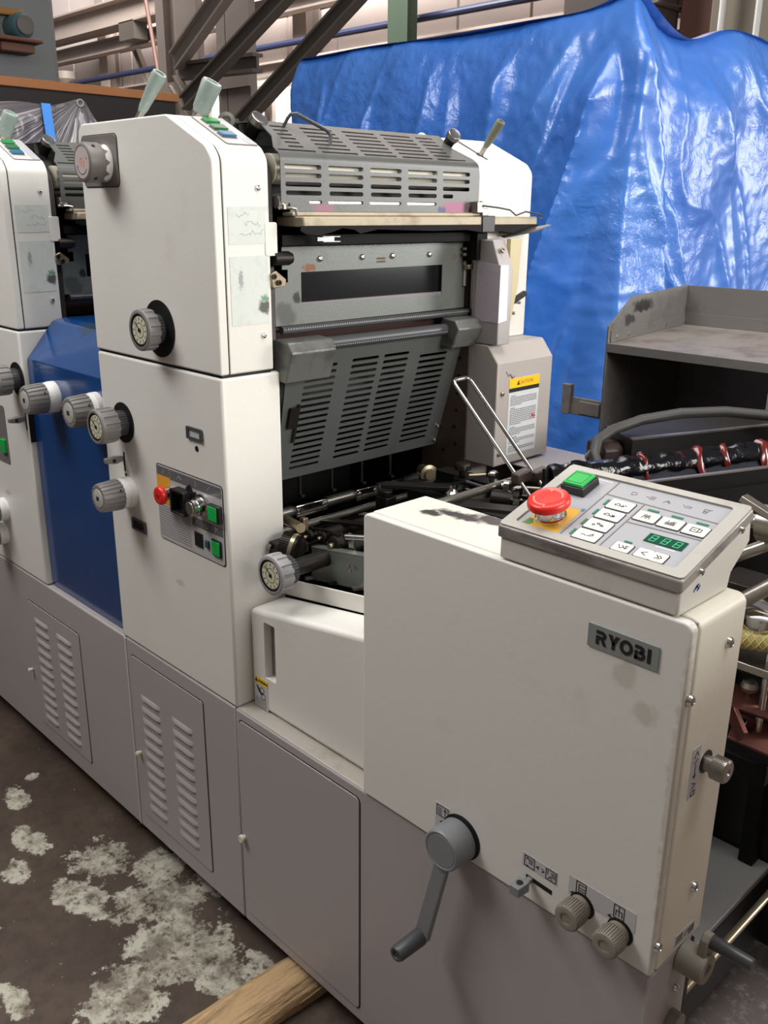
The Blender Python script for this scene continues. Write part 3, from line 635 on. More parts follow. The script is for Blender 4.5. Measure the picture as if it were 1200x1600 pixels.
# red stop button panel
F0 = FRONT(0)
cpn = obj('control_panel', MB().prism(rrect(-.583, -.351, .8125, .9725, .008), F0, 0, .0008), INK, U)
obj('panel_field', MB().prism(rrect(-.581, -.353, .8145, .9705, .007), F0, .0008, .0016), M('panel_grey', (178, 176, 174), .4), cpn)
BAND = M('panel_dark_band', (96, 95, 98), .4)
for a, b, c, d in ((-.579, -.532, .950, .968), (-.530, -.355, .948, .968), (-.458, -.355, .872, .890)):
    obj('panel_band', MB().prism([(a, c), (b, c), (b, d), (a, d)], F0, .0016, .0021), BAND, cpn, smooth=0)
lab(obj('warning_field', MB().prism([(-.581, .893), (-.532, .893), (-.532, .950), (-.581, .950)], F0, .0016, .0022), ORANGE, cpn, smooth=0), 'orange field behind the stop button')
st = MB()
for i in range(13): st.prism([(-.579, .823+i*.0052), (-.465, .823+i*.0052), (-.465, .8242+i*.0052), (-.579, .8242+i*.0052)], F0, .0016, .002)
obj('ruled_lines', st, GINK, cpn, smooth=0)
ic = MB()
strokes(ic, [[(-.558, .955), (-.552, .963)], [(-.505, .954), (-.498, .962), (-.49, .956)], [(-.44, .953), (-.44, .964)], [(-.40, .955), (-.392, .963)],
             [(-.447, .876), (-.440, .886)], [(-.412, .877), (-.404, .877), (-.404, .886), (-.412, .886), (-.412, .877)], [(-.38, .877), (-.372, .886)], [(-.378, .887), (-.378, .88)]], .0012, FRONT(-.0021), .0004)
obj('panel_icons', ic, M('pale_print', (170, 168, 168), .5), cpn)
def stop_button(par, p, ax, r, h):
    p = Vector(p); a = Vector(ax).normalized()
    b = obj('stop_button', MB().lathe(p+a*h*.52, a, [(0, r*.62), (h*.03, r*.92), (h*.07, r*.99), (h*.13, r), (h*.22, r*.99), (h*.30, r*.95), (h*.35, r*.88), (h*.37, r*.78), (h*.36, r*.45), (h*.355, r*.2)], 44), RED, par)
    obj('button_collar', MB().lathe(p, a, [(0, r*.74), (h*.12, r*.74), (h*.15, r*.66), (h*.54, r*.64), (h*.56, r*.55)], 32), CHROME, b)
    return b
sb = stop_button(cpn, (-.530, -.002, .920), (0, -1, 0), .0190, .034)
obj('button_hub', MB().lathe((-.530, -.0313, .920), (0, -1, 0), [(0, .006), (.001, .0055)], 16), REDD, sb)
bk = obj('relay_box', MB().box(-.503, -.499, -.022, -.002, .892, .940).box(-.457, -.453, -.022, -.002, .892, .940).box(-.499, -.457, -.022, -.002, .936, .940)
         .box(-.499, -.457, -.022, -.002, .892, .896).box(-.499, -.457, -.006, -.002, .896, .936), BLACKP, cpn, .001)
lab(bk, 'black open square housing')
obj('torn_flap', MB().prism([(-.470, .945), (-.458, .953), (-.449, .940), (-.440, .943), (-.432, .931), (-.455, .930)], FRONT(-.002), 0, .004), BLACKP, cpn, smooth=0)
ks = obj('key_switch', MB().lathe((-.417, -.001, .921), (0, -1, 0), [(0, .023), (.006, .023), (.007, .018), (.018, .018), (.019, .015), (.022, .015), (.023, .0165), (.029, .0165), (.030, .013), (.031, .0125)], 36), CHROME, cpn)
obj('key_face', MB().lathe((-.417, -.0318, .921), (0, -1, 0), [(0, .0125), (.001, .012)], 28), STEEL, ks)
gb = obj('start_button', MB().box(-.391, -.354, -.010, -.001, .899, .933), BLACKP, cpn, .0015)
lab(obj('button_lens', MB().box(-.3885, -.3605, -.0120, -.010, .902, .930), GREEN, gb, .0008), 'green square lens')
obj('blank_switch', MB().box(-.451, -.424, -.004, -.001, .832, .861), BLACKP, cpn, .001)
obj('small_lamp', MB().box(-.413, -.402, -.006, -.001, .838, .853), M('dark_teal_lamp', (40, 84, 100), .4), cpn, .001)
g2 = obj('start_button', MB().box(-.391, -.361, -.005, -.001, .829, .862), BLACKP, cpn, .001)
lab(obj('button_lens', MB().box(-.3885, -.3635, -.0068, -.005, .8315, .8595), GREEN, g2, .0008), 'green square lens')

# ---- between the housings
both(obj('operator_side_frame', MB().prism([(-.78, .5), (-.352, .5), (-.352, 1.515), (-.372, 1.545), (-.46, 1.588), (-.78, 1.588)], XZ(.116), -0.018, 0), DARK, U, .002))
both(obj('drive_side_frame', MB().prism([(-.78, .5), (-.352, .5), (-.352, 1.515), (-.372, 1.545), (-.46, 1.588), (-.78, 1.588)], XZ(.664), -0.016, 0), DARK, U, .002))
both(obj('rear_cross_panel', MB().box(-.79, -.74, .116, .68, .5, 1.598), BLACK, U, smooth=0))
both(obj('impression_cylinder', MB().cyl((-.55, .134, 1.08), (-.55, .664, 1.08), .115, None, 40), DARK, U))
both(obj('plate_cylinder', MB().cyl((-.53, .134, 1.31), (-.53, .664, 1.31), .11, None, 40), DARK, U))
# slotted cover: front face, bend, slope
CF = RIGHT(-.338)
FOURTH = .007
rows_f = (1.5275, 1.513, 1.498, 1.4835)
cols_f = ((.150, .235), (.251, .338), (.355, .440), (.457, .542), (.558, .643))
hol = []
for i, z in enumerate(rows_f):
    for j, (a, b) in enumerate(cols_f):
        if i == 3 and j == 4: b = .592
        hol.append(slot(a+.001*i, b, z, .0078))
hol += [slot(.206, .236, 1.468, .0062)] + [slot(a, b, 1.468, .0062) for a, b in cols_f[1:4]]
cov = both(sheet('slotted_cover', [(.142, 1.466), (.162, 1.466), (.162, 1.452), (.643, 1.452), (.643, 1.470), (.672, 1.470), (.672, 1.5365), (.142, 1.5365)], hol, CF, .002, COVERM, U))
Lx, Lz = -.345, 1.5515; sd = Vector((-.08, 0, .0535)).normalized()
nb = 8; ring = []
for i in range(nb+1):
    t = i/nb; p0 = Vector((-.338, 1.5365)); p1 = Vector((-.338, 1.5465)); p2 = Vector((Lx, Lz))
    q = p0*(1-t)**2+p1*2*t*(1-t)+p2*t*t; ring.append(q)
bend = MB()
bend.loft([[(q.x, y, q.y) for y in (.142, .672)] + [(q.x-.002, y, q.y-.001) for y in (.672, .142)] for q in ring])
obj('cover_bend', bend, COVERM, cov)
SC = FR((Lx, 0, Lz), (0, 1, 0), sd); Lslope = .099
hs = []
for i in range(7):
    v = .006+i*.0128
    for j, (a, b) in enumerate(cols_f):
        if i == 0: hs.append(slot(a-.004, b-.002, v, .0052)); continue
        a2, b2 = (a+.028, b-.022) if j == 0 else ((a-.004, b-.012) if j == 1 else (a-.004, b-.004))
        if j == 4: b2 = .605
        hs.append(slot(a2-.006*0, b2, v, .0052))
obj('cover_slope', MB(), GUARD, cov) if 0 else None
cs = sheet('cover_slope', [(.142, 0), (.672, 0), (.672, .014), (.640, .050), (.640, Lslope), (.162, Lslope), (.162, .05), (.142, .014)], hs, SC, .002, COVERM, cov)
tp = SC(0, Lslope)
obj('cover_top', MB().box(-.62, tp.x, .162, .640, tp.z-.002, tp.z), COVERM, cov, smooth=0)
both(obj('inner_shroud', MB().box(-.74, -.455, .142, .662, 1.50, 1.6005), BLACK, U, smooth=0))
both(obj('form_roller', MB().cyl((-.375, .14, 1.523), (-.375, .67, 1.523), .026, None, 28), M('pale_roller', (196, 190, 172), .4, .1, .5, (110, 100, 84), 14), U))
both(obj('ink_roller', MB().cyl((-.392, .14, 1.478), (-.392, .67, 1.478), .03, None, 28), BLACK, U))
both(obj('ink_roller', MB().cyl((-.43, .14, 1.535), (-.43, .67, 1.535), .03, None, 28), BLACK, U))
both(obj('chrome_roller', MB().cyl((-.3512, .14, 1.4675), (-.3512, .67, 1.4675), .0105, None, 28), M('bright_polished_steel', (235, 232, 228), .28, .85), U))
# cover knobs and handle
def cover_knob(p, q, r):
    p = Vector(p); q = Vector(q); d = (q-p).normalized(); l = (q-p).length
    k = obj('clamp_knob', MB().lathe(p, d, [(-.02, r*.7), (0, r*.75), (l*.45, r*.8), (l*.62, r), (l*.7, r)], 24), BLACK, U)
    obj('knob_cap', MB().flute(p+d*l*.68, d, [(0, r*1.03), (l*.26, r*1.03)], 30, r*.05), STEEL, k)
    obj('cap_face', MB().lathe(p+d*l*.92, d, [(0, r*.95), (l*.035, r*.95), (l*.05, r*.88), (l*.03, r*.6)], 26), M('cap_chrome', (150, 148, 150), .22, .9) if 'cap_chrome' not in bpy.data.materials else bpy.data.materials['cap_chrome'], k)
    obj('hinge_plate', MB().bar(p-Vector((.05, .012, -.012)), p+Vector((.025, -.014, -.02)), .02, .006), BLACK, k)
    return k
both(cover_knob((-.455, .165, 1.583), (-.425, .168, 1.612), .0165))
both(cover_knob((-.41, .648, 1.588), (-.382, .642, 1.610), .0145))
obj('pivot_lug', MB().lathe((-.47, .125, 1.605), (.6, -.6, .3), [(-.008, .016), (.002, .016), (.003, .009), (-.002, .007)], 20), STEEL, U)
obj('pivot_lug', MB().lathe((-.46, .622, 1.602), (.8, -.4, .3), [(-.008, .012), (.002, .012), (.003, .006)], 18), STEEL, U)
obj('cover_handle', MB().tube([(-.425, .212, 1.588), (-.408, .216, 1.612), (-.402, .219, 1.619), (-.397, .226, 1.620), (-.388, .286, 1.597), (-.384, .293, 1.592), (-.38, .294, 1.585), (-.374, .287, 1.566)], .0034, 10), GRIP, U)
# wash-up tray
tray = both(obj('washup_tray', MB().box(-.385, -.306, .166, .842, 1.426, 1.444), BEIGEM, U, .003))
obj('tray_edge', MB().box(-.36, -.330, .16, .70, 1.4445, 1.4515), BEIGEM, tray, .002)
obj('tray_pin', MB().tube([(-.322, .125, 1.458), (-.322, .150, 1.458), (-.318, .158, 1.456), (-.318, .160, 1.445)], .003, 8).lathe((-.322, .134, 1.456), (0, 0, 1), [(0, .0055), (.008, .0055), (.01, .003)], 14), STEEL, tray)
pts = [(.158, 1.428)]; y = .158
pts += [(.842, 1.428)]
edge = [(.845, 1.420), (.80, 1.414), (.76, 1.410), (.70, 1.416), (.66, 1.412), (.6, 1.418), (.5, 1.417), (.42, 1.419), (.345, 1.421), (.30, 1.414), (.285, 1.421), (.255, 1.424), (.23, 1.417), (.20, 1.412), (.17, 1.414), (.157, 1.420)]
obj('torn_film', MB().prism(pts+edge, RIGHT(-.304), -.003, 0), SOOT, tray, smooth=0)
obj('torn_flap', MB().loft([[(-.31, .72, 1.405), (-.30, .72, 1.402), (-.30, .72, 1.400), (-.31, .72, 1.403)], [(-.30, .80, 1.420), (-.28, .80, 1.416), (-.28, .80, 1.412), (-.30, .8, 1.416)], [(-.29, .86, 1.428), (-.28, .86, 1.427), (-.28, .86, 1.425), (-.29, .86, 1.426)]]), BLACKP, tray)
lab(obj('tape_wrap', MB().box(-.388, -.3025, .648, .69, 1.412, 1.446), BLACKP, tray, .002), 'black tape wrap')
obj('hanging_plate', MB().box(-.335, -.315, .648, .682, 1.355, 1.412), SOOT, tray, .002)
ch = MB()
ch.box(-.308, -.288, .196, .236, 1.4005, 1.4025).box(-.308, -.288, .196, .236, 1.409, 1.411).box(-.308, -.305, .196, .236, 1.4005, 1.411)
obj('clip_channel', ch, CHROME, tray, .0005)
obj('tray_bar', MB().box(-.40, -.335, .14, .66, 1.394, 1.412), SOOT, tray, smooth=0)
obj('spring_wire', MB().tube([(-.33, .655, 1.468), (-.31, .672, 1.465), (-.30, .70, 1.462), (-.30, .735, 1.458), (-.295, .75, 1.447)], .0018, 8)
    .tube([(-.31, .77, 1.447), (-.30, .79, 1.455), (-.29, .83, 1.449), (-.29, .838, 1.444), (-.292, .832, 1.440)], .0018, 8), GRIP, U)
obj('latch_block', MB().box(-.345, -.318, .648, .668, 1.452, 1.474).cyl((-.33, .674, 1.44), (-.33, .674, 1.476), .004, None, 12).box(-.34, -.322, .67, .686, 1.446, 1.462), STEEL, U, .001)
# plate with the dark window
hw = [(.201, 1.288), (.589, 1.283), (.589, 1.346), (.201, 1.345)]
wp = both(sheet('window_plate', [(.137, 1.250), (.690, 1.252), (.690, 1.296), (.655, 1.296), (.655, 1.391), (.157, 1.391), (.157, 1.351), (.170, 1.351), (.170, 1.328), (.137, 1.328)], [hw], RIGHT(-.36), .003, GUARD, U))
obj('window_glass', MB().box(-.372, -.366, .185, .605, 1.285, 1.36), GLASS, wp, smooth=0)
obj('window_ledge', MB().box(-.366, -.361, .195, .597, 1.276, 1.290), M('violet_grey_ledge', (130, 122, 126), .4, .2), wp)
for y in (.247, .355, .438, .547): screw(wp, (-.3602, y, 1.368), (1, 0, 0), .006)
mk = MB(); fr = RIGHT(-.36)
for r in range(2):
    strokes(mk, [[(.397+i*.0055, 1.364-r*.006), (.401+i*.0055, 1.364-r*.006)] for i in range(4)], .0035, fr, .0005)
strokes(mk, [[(.622, 1.357), (.626, 1.366)], [(.63, 1.366), (.63, 1.357)], [(.634, 1.36), (.64, 1.366)]], .003, fr, .0005)
obj('rust_marks', mk, M('rust_print', (112, 86, 70), .7), wp)
both(obj('corner_plate', MB().box(-.362, -.357, .657, .70, 1.298, 1.352), WARMG, U, .001))
for z in (1.366, 1.378): obj('corner_bolt', MB().lathe((-.352, .648, z), (1, 0, 0), [(0, .004), (.006, .004), (.008, .002)], 12), STEEL, U)
obj('corner_clip', MB().box(-.352, -.34, .652, .672, 1.335, 1.345), BRASSY, U, .001)
both(obj('pivot_roller', MB().cyl((-.345, .125, 1.372), (-.345, .16, 1.372), .0125, None, 20).lathe((-.345, .16, 1.372), (0, 1, 0), [(0, .010), (.006, .010), (.007, .007)], 18), DARK, U))
jl = both(obj('link_arm', MB().prism(roundpoly([(.112, 1.346), (.124, 1.352), (.146, 1.336), (.144, 1.324), (.116, 1.322)], .003, 3), RIGHT(-.340), 0, .006), BRASSY, U, .001))
obj('link_pin', MB().lathe((-.334, .118, 1.342), (1, 0, 0), [(0, .005), (.003, .005), (.003, .0025), (.001, .0025)], 14).lathe((-.334, .128, 1.331), (1, 0, 0), [(0, .005), (.004, .005), (.004, .0025), (.001, .0025)], 14), DARK, jl)
# perforated roller strips and lower guard
rs = both(obj('knurled_roller', MB().cyl((-.352, .145, 1.243), (-.352, .69, 1.243), .0075, None, 18), GRIP, U))
dots = MB()
for i in range(90): dots.box(-.3447, -.3438, .155+i*.0058, .158+i*.0058, 1.2445, 1.2465)
o = obj('roller_studs', dots, KNOBL, rs, smooth=0); o['kind'] = 'stuff'
both(obj('blanket_cylinder', MB().cyl((-.425, .138, 1.232), (-.425, .662, 1.232), .048, None, 32), M('reddish_oily_steel', (86, 66, 60), .3, .5, .5, (50, 40, 36), 10), U))
gd = sheet('lower_guard', [(.160, 0), (.668, 0), (.668, .05), (.655, .293), (.180, .293), (.160, .05)],
           [slot(a, b, -(-(v0+i*.01394)), .0072) for a, b, v0, n in ((.209, .288, .046, 17), (.327, .401, .043, 17), (.416, .490, .043, 17), (.526, .613, .0555, 16)) for i in range(n)],
           FR((-.345, 0, 1.210), (0, 1, 0), (-.083, 0, -.28)), -.003, DGUARD, U)
gs = FR((-.345, 0, 1.210), (0, 1, 0), (-.083, 0, -.28))
for a, b in ((.647, .244), (.648, .281)): screw(gd, gs(a, b, -.0006), gs(a, b, -1)-gs(a, b, 0), .0055)
obj('guard_link', MB().prism(rrect(.181, .200, .125, .170, .004), gs, -.008, -.003).prism(rrect(.2, .206, .12, .205, .002), gs, -.006, -.003), DARK, gd)
bar = obj('guard_bar', MB().cyl((-.342, .23, 1.212), (-.342, .585, 1.212), .0125, None, 22), GRIP, U)
dots = MB()
for i in range(60): dots.box(-.3302, -.3295, .24+i*.0057, .2425+i*.0057, 1.207, 1.209)
o = obj('roller_studs', dots, KNOBL, bar, smooth=0); o['kind'] = 'stuff'
def ear(y0, y1, x1, z1, z0):
    prof = [(-.352, z1), (x1-.012, z1-.003), (x1, z1-.022), (x1-.020, z0), (-.365, z0+.004)]
    return obj('bar_bracket', MB().prism(prof, XZ(y0), -(y1-y0), 0), EAR, U, .003)
ear(.128, .236, -.300, 1.229, 1.150); ear(.582, .668, -.300, 1.236, 1.172)
# drive side column, tape, and box with the notice
cl = obj('rear_column', MB().prism([(-.335, 1.178), (-.258, 1.178), (-.258, 1.336), (-.282, 1.398), (-.335, 1.398)], XZ(.66), -.042, 0), WARMG, U, .002)
lab(obj('tape_patch', MB().prism([(-.325, 1.228), (-.2575, 1.226), (-.2575, 1.347), (-.322, 1.352)], XZ(.66), 0, .0008), TAPE, cl, smooth=0), 'grubby lilac tape')
lab(obj('tape_patch', MB().prism([(.6592, 1.226), (.688, 1.230), (.686, 1.346), (.6592, 1.347)], RIGHT(-.258), 0, .0008), TAPEW, cl, smooth=0), 'white tape round the corner')
screw(cl, (-.268, .674, 1.376), (.93, 0, .36), .006, BRASSY)
obj('fluid_plate', MB().prism([(.703, 1.40), (.742, 1.40), (.735, 1.30), (.716, 1.225), (.703, 1.222)], RIGHT(-.28), 0, .012), M('yellowed_plastic', (196, 182, 140), .4, 0, .4, (140, 120, 80), 30), U, .001)
for y, z in ((.755, 1.408), (.785, 1.31), (.78, 1.235), (.80, 1.258)):
    obj('stud_bolt', MB().lathe((-.34, y, z), (1, 0, 0), [(0, .006), (.012, .006), (.014, .004), (.03, .004), (.032, .002)], 14), STEEL, U)
obj('stop_lever', MB().bar((-.30, .745, 1.258), (-.285, .785, 1.282), .012, .010).bar((-.30, .742, 1.225), (-.30, .742, 1.265), .010, .010), BLACK, U)
gbx = obj('gear_cover', MB().prism([(-.345, .905), (-.252, .905), (-.252, 1.138), (-.283, 1.177), (-.345, 1.177)], XZ(.66), -.20, 0), LGREYM, U, .003)
screw(gbx, (-.2522, .678, 1.071), (1, 0, 0), .006, BRASSY); screw(gbx, (-.2522, .676, .933), (1, 0, 0), .006, BRASSY)
nr = RIGHT(-.252)
no = obj('caution_notice', MB().prism([(.703, .926), (.809, .926), (.813, 1.101), (.702, 1.101)], nr, 0, .0006), STICK, gbx, smooth=0)
lab(obj('notice_header', MB().prism([(.7025, 1.079), (.8122, 1.079), (.813, 1.101), (.702, 1.101)], nr, .0006, .001), STICKY, no, smooth=0), 'yellow heading')
obj('notice_band', MB().prism([(.7025, 1.070), (.812, 1.070), (.8122, 1.079), (.7025, 1.079)], nr, .0006, .001), INK, no, smooth=0)
text('heading_text', 'CAUTION', .012, FR((-.2508, .762, 1.090), (0, 1, 0), (0, 0, 1)), M('orange_print', (206, 110, 20), .5), no, .0002)
obj('warning_triangle', MB().prism([(.729, 1.085), (.740, 1.085), (.7345, 1.095)], nr, .001, .0013), INK, no, smooth=0)
bd = MB(); z = 1.060; rnd = random.Random(3)
for blk in (6, 10, 5, 4, 4):
    for l in range(blk):
        y = .709 if l else .711; end = .722+rnd.random()*.02 if l == 0 else (.805 if l < blk-1 else .75)
        while y < end:
            w = rnd.uniform(.003, .009); bd.prism([(y, z), (min(y+w, end), z), (min(y+w, end), z+.0019), (y, z+.0019)], nr, .0006, .0009); y += w+.0014
        z -= .0041
    z -= .0035
bd = obj('notice_print', bd, GINK, no, smooth=0); bd['kind'] = 'stuff'
lab(obj('red_cross_mark', strokes(MB(), [[(.788, 1.002), (.80, 1.012)], [(.789, 1.012), (.799, 1.001)], [(.79, 1.007), (.803, 1.006)]], .0016, FR((-.2511, 0, 0), (0, 1, 0), (0, 0, 1)), .0003), RED, no), 'red pen cross')
obj('paint_smear', strokes(MB(), [[(.690, 1.118), (.698, 1.108), (.704, 1.112), (.712, 1.10), (.72, 1.106)], [(.71, 1.108), (.716, 1.097)]], .0022, nr, .0004), M('violet_smear', (110, 84, 104), .5), gbx)

# ---- second printing unit: copies of the shared parts, its own base and controls
DX = -.8475
U2 = U.copy(); COL.objects.link(U2); U2.location.x += DX
U2['label'] = 'rear cream printing unit at the left edge, mostly hidden by the front unit'
def dup(o, par):
    c = o.copy(); COL.objects.link(c); c.parent = par
    for ch in o.children: dup(ch, c)
for o in keep: dup(o, U2)
U2['base'] = tuple(U.location)          # local mesh space of the copied parts
def shift(mbx): return mbx
class _P: pass
UE = U2
def at2(x): return x-DX                 # world x -> the copied unit's own x
base_cabinet(UE, at2(-1.93), at2(-.781))
louvre_door(UE, at2(-1.325), at2(-1.026), .055, .432, ((at2(-1.292), at2(-1.207)), (at2(-1.160), at2(-1.073))), [.386-i*.0296 for i in range(11)], at2(-1.347), .211)
dial_knob(UE, at2(-1.222), 1.055, .058, .0365, hole=.041, hx=.004)
trigger(UE, at2(-1.200), .957)
fluted_knob(UE, at2(-1.405), .675, .06, .03); fluted_knob(UE, at2(-1.43), .60, .06, .03)
p2 = obj('control_panel', MB().prism(rrect(at2(-1.56), at2(-1.325), .815, .97, .008), F0, 0, .0012), PANELL, UE)
lab(obj('button_lens', MB().box(at2(-1.362), at2(-1.335), -.008, -.001, .845, .88), GREEN, p2, .0008), 'green square lens')
obj('edge_strip', MB().box(at2(-1.1865), at2(-1.184), .002, .016, .90, .985), BLACK, UE, smooth=0)

# ---- blue cover between the units
BC = thing('blue_bridge_cover', 'glossy blue sheet metal cover bridging the two printing units', 'cover', (-.99, .3, .515))
prof = roundpoly([(.015, .517), (.015, 1.107), (.088, 1.192), (.115, 1.198), (.60, 1.198), (.60, .517)], [.001, .006, .02, .03, .01, .001], 6)
bo = obj('cover_shell', MB().prism(prof, FR((0, 0, 0), (0, 1, 0), (0, 0, 1)), -1.1835, -.7925), BLUE, BC, .002)
fluted_knob(BC, -1.052, 1.034, .073, .0345, .015); fluted_knob(BC, -.842, 1.038, .068, .035, .015)
obj('cover_latch', MB().lathe((-1.02, .16, 1.198), (0, 0, 1), [(0, .022), (.01, .022), (.012, .015), (.02, .014)], 20), DARK, BC)

# ================================================================== PAPER FEEDER UNIT
Fd = thing('feeder_unit', 'cream paper feeder cabinet with name plate, crank handle and grey base at the near end', 'feeder', (.1, .05, FLOOR))
obj('base_cabinet', MB().box(-.3445, .577, 0, .112, 0, .515), GREY, Fd, .004)
obj('base_interior', MB().box(-.3445, .02, .112, .70, 0, .50), BLACK, Fd, smooth=0)
obj('base_ledge', MB().box(-.3445, .032, .002, .12, .5152, .5172), M('stained_ledge', (176, 168, 158), .3, .1, .6, (120, 108, 96), 10, gthr=.5), Fd, .001)
for x in (-.2, .5): obj('levelling_foot', MB().lathe((x, .06, FLOOR), (0, 0, 1), [(0, .03), (.012, .03), (.016, .012), (.06, .012)], 14), BLACK, Fd)
obj('door_gap', MB().prism(rrect(-.3350, .0220, .0270, .4965, .0115), FRONT(0), 0, .0006), BLACK, Fd, smooth=0)
ld = obj('access_door', MB().prism(rrect(-.333, .020, .029, .4945, .011), FRONT(0), 0, .0024), GREY, Fd, .0009)
obj('door_knob', MB().lathe((-.330, -.002, .218), (0, -1, 0), [(0, .006), (.004, .006), (.005, .0085), (.011, .0085), (.012, .007), (.012, .0055), (.0115, .005)], 20), ORUST, ld)
# end cover
obj('end_cover_panel', MB().prism(roundpoly([(.032, .5165), (.577, .5165), (.577, 1.0175), (.032, 1.0175)], [.003, .003, .012, .010], 5), XZ(-.004), -.0145, 0), CREAM, Fd, .005, segs=3)
obj('cover_seam', MB().box(.036, .574, .009, .014, .52, 1.0145), GINK, Fd, smooth=0)
obj('end_cover', MB().prism(roundpoly([(.032, .5165), (.578, .5165), (.578, 1.0185), (.032, 1.0185)], [.003, .003, .013, .010], 5), XZ(.0125), -.116, 0), CREAM_TOP, Fd, .004, segs=3)
for y, z in ((.09, .966), (.006, .920), (.088, .608), (.004, .563)): screw(Fd, (.5778, max(y, .003), z), (1, 0, 0), .0075)
screw(Fd, (.5772, .077, .445), (1, 0, 0), .006)
# name plate with the maker's lettering
npl = obj('name_plate', MB().prism(rrect(.443, .5405, .9455, .9775, .002), FRONT(-.004), 0, .002), PLATE, Fd, .0005)
def letters(fr, x, z, h, w):
    """bold squared lettering R Y O B I"""
    mb = MB(); s = h*.235; g = w*.17; d = .0007
    def q(pts): mb.prism([(x+a, z+b) for a, b in pts], fr, 0, d)
    def bar_(a, b, c, e): q([(a, b), (c, b), (c, e), (a, e)])
    def arc(cx, cy, rx, ry, a0, a1, n=10, th=None):
        th = th or s
        for i in range(n):
            A = math.radians(a0+(a1-a0)*i/n); B = math.radians(a0+(a1-a0)*(i+1)/n)
            q([(cx+rx*math.cos(A), cy+ry*math.sin(A)), (cx+rx*math.cos(B), cy+ry*math.sin(B)), (cx+(rx-th)*math.cos(B), cy+(ry-th)*math.sin(B)), (cx+(rx-th)*math.cos(A), cy+(ry-th)*math.sin(A))])
    # R
    bar_(0, 0, s, h*.62); bar_(0, h-s, w*.55, h); bar_(s*1.0, h*.38, w*.55, h*.38+s); arc(w*.55, h*.69, w*.36, h*.31, -90, 90)
    q([(w*.42, h*.38), (w*.72, h*.38), (w, 0), (w*.68, 0)])
    o_ = w+g*.55
    # Y
    q([(o_, h), (o_+s*1.25, h), (o_+w*.60, h*.44), (o_+w*.42, h*.30)]); q([(o_+w, h), (o_+w-s*1.25, h), (o_+w*.40, h*.44), (o_+w*.58, h*.30)]); bar_(o_+w*.5-s/2, 0, o_+w*.5+s/2, h*.46)
    o_ += w+g*.4
    # O
    arc(o_+w*.56, h*.5, w*.58, h*.52, 0, 360, 28)
    o_ += w*1.12+g
    # B
    bar_(o_, 0, o_+w*.55, s); bar_(o_, h-s, o_+w*.5, h); bar_(o_+s*1.3, h*.5-s/2, o_+w*.55, h*.5+s/2); bar_(o_, 0, o_+s, h*.62)
    arc(o_+w*.5, h*.74, w*.34, h*.26, -90, 90); arc(o_+w*.55, h*.31, w*.38, h*.31, -90, 90)
    o_ += w*.93+g
    bar_(o_, 0, o_+s*1.05, h)
    return mb
obj('name_lettering', letters(FRONT(-.006), .4555, .9525, .0185, .0155), INK, npl, smooth=0)
# crank on the front
cr = obj('crank_hub', MB().lathe((.249, -.004, .546), (0, -1, 0), [(0, .030), (.002, .0345), (.040, .0335), (.043, .031), (.043, .029), (.042, .028)], 40), GRIPL, Fd)
obj('hub_ring', MB().lathe((.253, -.004, .551), (0, -1, 0), [(0, .037), (.0015, .037)], 32), BLACK, cr)
obj('hub_cap', MB().lathe((.249, -.0455, .546), (0, -1, 0), [(0, .0275), (.001, .0265)], 32), GRIPL, cr)
obj('crank_arm', MB().prism([(.236, .532), (.262, .530), (.222, .352), (.212, .342), (.199, .343), (.193, .352)], FRONT(-.032), 0, .010), GRIPL, cr, .002)
gr_ = obj('crank_grip', MB().lathe((.207, -.040, .354), (0, -1, 0), [(0, .011), (.002, .0145), (.052, .0135), (.056, .0115), (.056, .008), (.053, .007)], 28), GRIP, cr)
def sticker(par, pts, fr, lines, w=.0011, name='pictogram_label'):
    s_ = obj(name, MB().prism(pts, fr, 0, .0005), LABEL, par, smooth=0)
    obj('pictogram', strokes(MB(), lines, w, (lambda a, b, c=0: fr(a, b, c+.0005)), .0004), INK, s_)
    return s_
FC = FRONT(-.004)
def rect(a, b, c, d): return [(a, c), (b, c), (b, d), (a, d), (a, c)]
sticker(Fd, [(.199, .536), (.228, .536), (.228, .587), (.199, .587)], FC,
        [rect(.202, .225, .566, .584)] + [[(.205, .569+i*.0035), (.212, .569+i*.0035)] for i in range(4)] + [[(.219, .569), (.219, .580)], [(.216, .577), (.219, .581), (.222, .577)],
         [(.211, .541), (.208, .549), (.213, .557)], [(.209, .555), (.213, .558), (.215, .553)]])
sticker(Fd, [(.368, .571), (.428, .569), (.428, .590), (.368, .592)], FC,
        [rect(.372, .389, .572, .589), rect(.409, .426, .571, .588)] + [[(.380, .579+i*.003), (.386, .579+i*.003)] for i in range(3)] + [[(.418, .578+i*.003), (.424, .578+i*.003)] for i in range(3)]
        + [[(.375, .584), (.377, .587), (.379, .584)], [(.392, .58), (.396, .582), (.396, .578), (.392, .58)], [(.402, .582), (.406, .579), (.402, .577)], [(.413, .573), (.416, .577), (.42, .573)], [(.376, .574), (.38, .572)], [(.412, .58), (.412, .586)]])
sticker(Fd, [(.447, .569), (.550, .569), (.550, .600), (.447, .600)], FC,
        [rect(.459, .474, .576, .598), [(.463, .594), (.474, .594)], [(.463, .594), (.463, .58)], [(.465, .589), (.474, .589)], [(.465, .585), (.474, .585)], [(.465, .58), (.474, .58)],
         [(.452, .574), (.464, .573), (.476, .572)], [(.455, .577), (.451, .574), (.455, .572)], [(.473, .575), (.477, .572), (.473, .57)],
         rect(.518, .533, .577, .597), [(.5255, .597), (.5255, .589)], [(.521, .589), (.53, .589)], [(.521, .588), (.521, .581)], [(.5255, .588), (.5255, .581)], [(.53, .588), (.53, .581)],
         [(.511, .574), (.524, .573), (.538, .572)], [(.514, .577), (.51, .574), (.514, .572)], [(.535, .575), (.539, .572), (.535, .57)]])
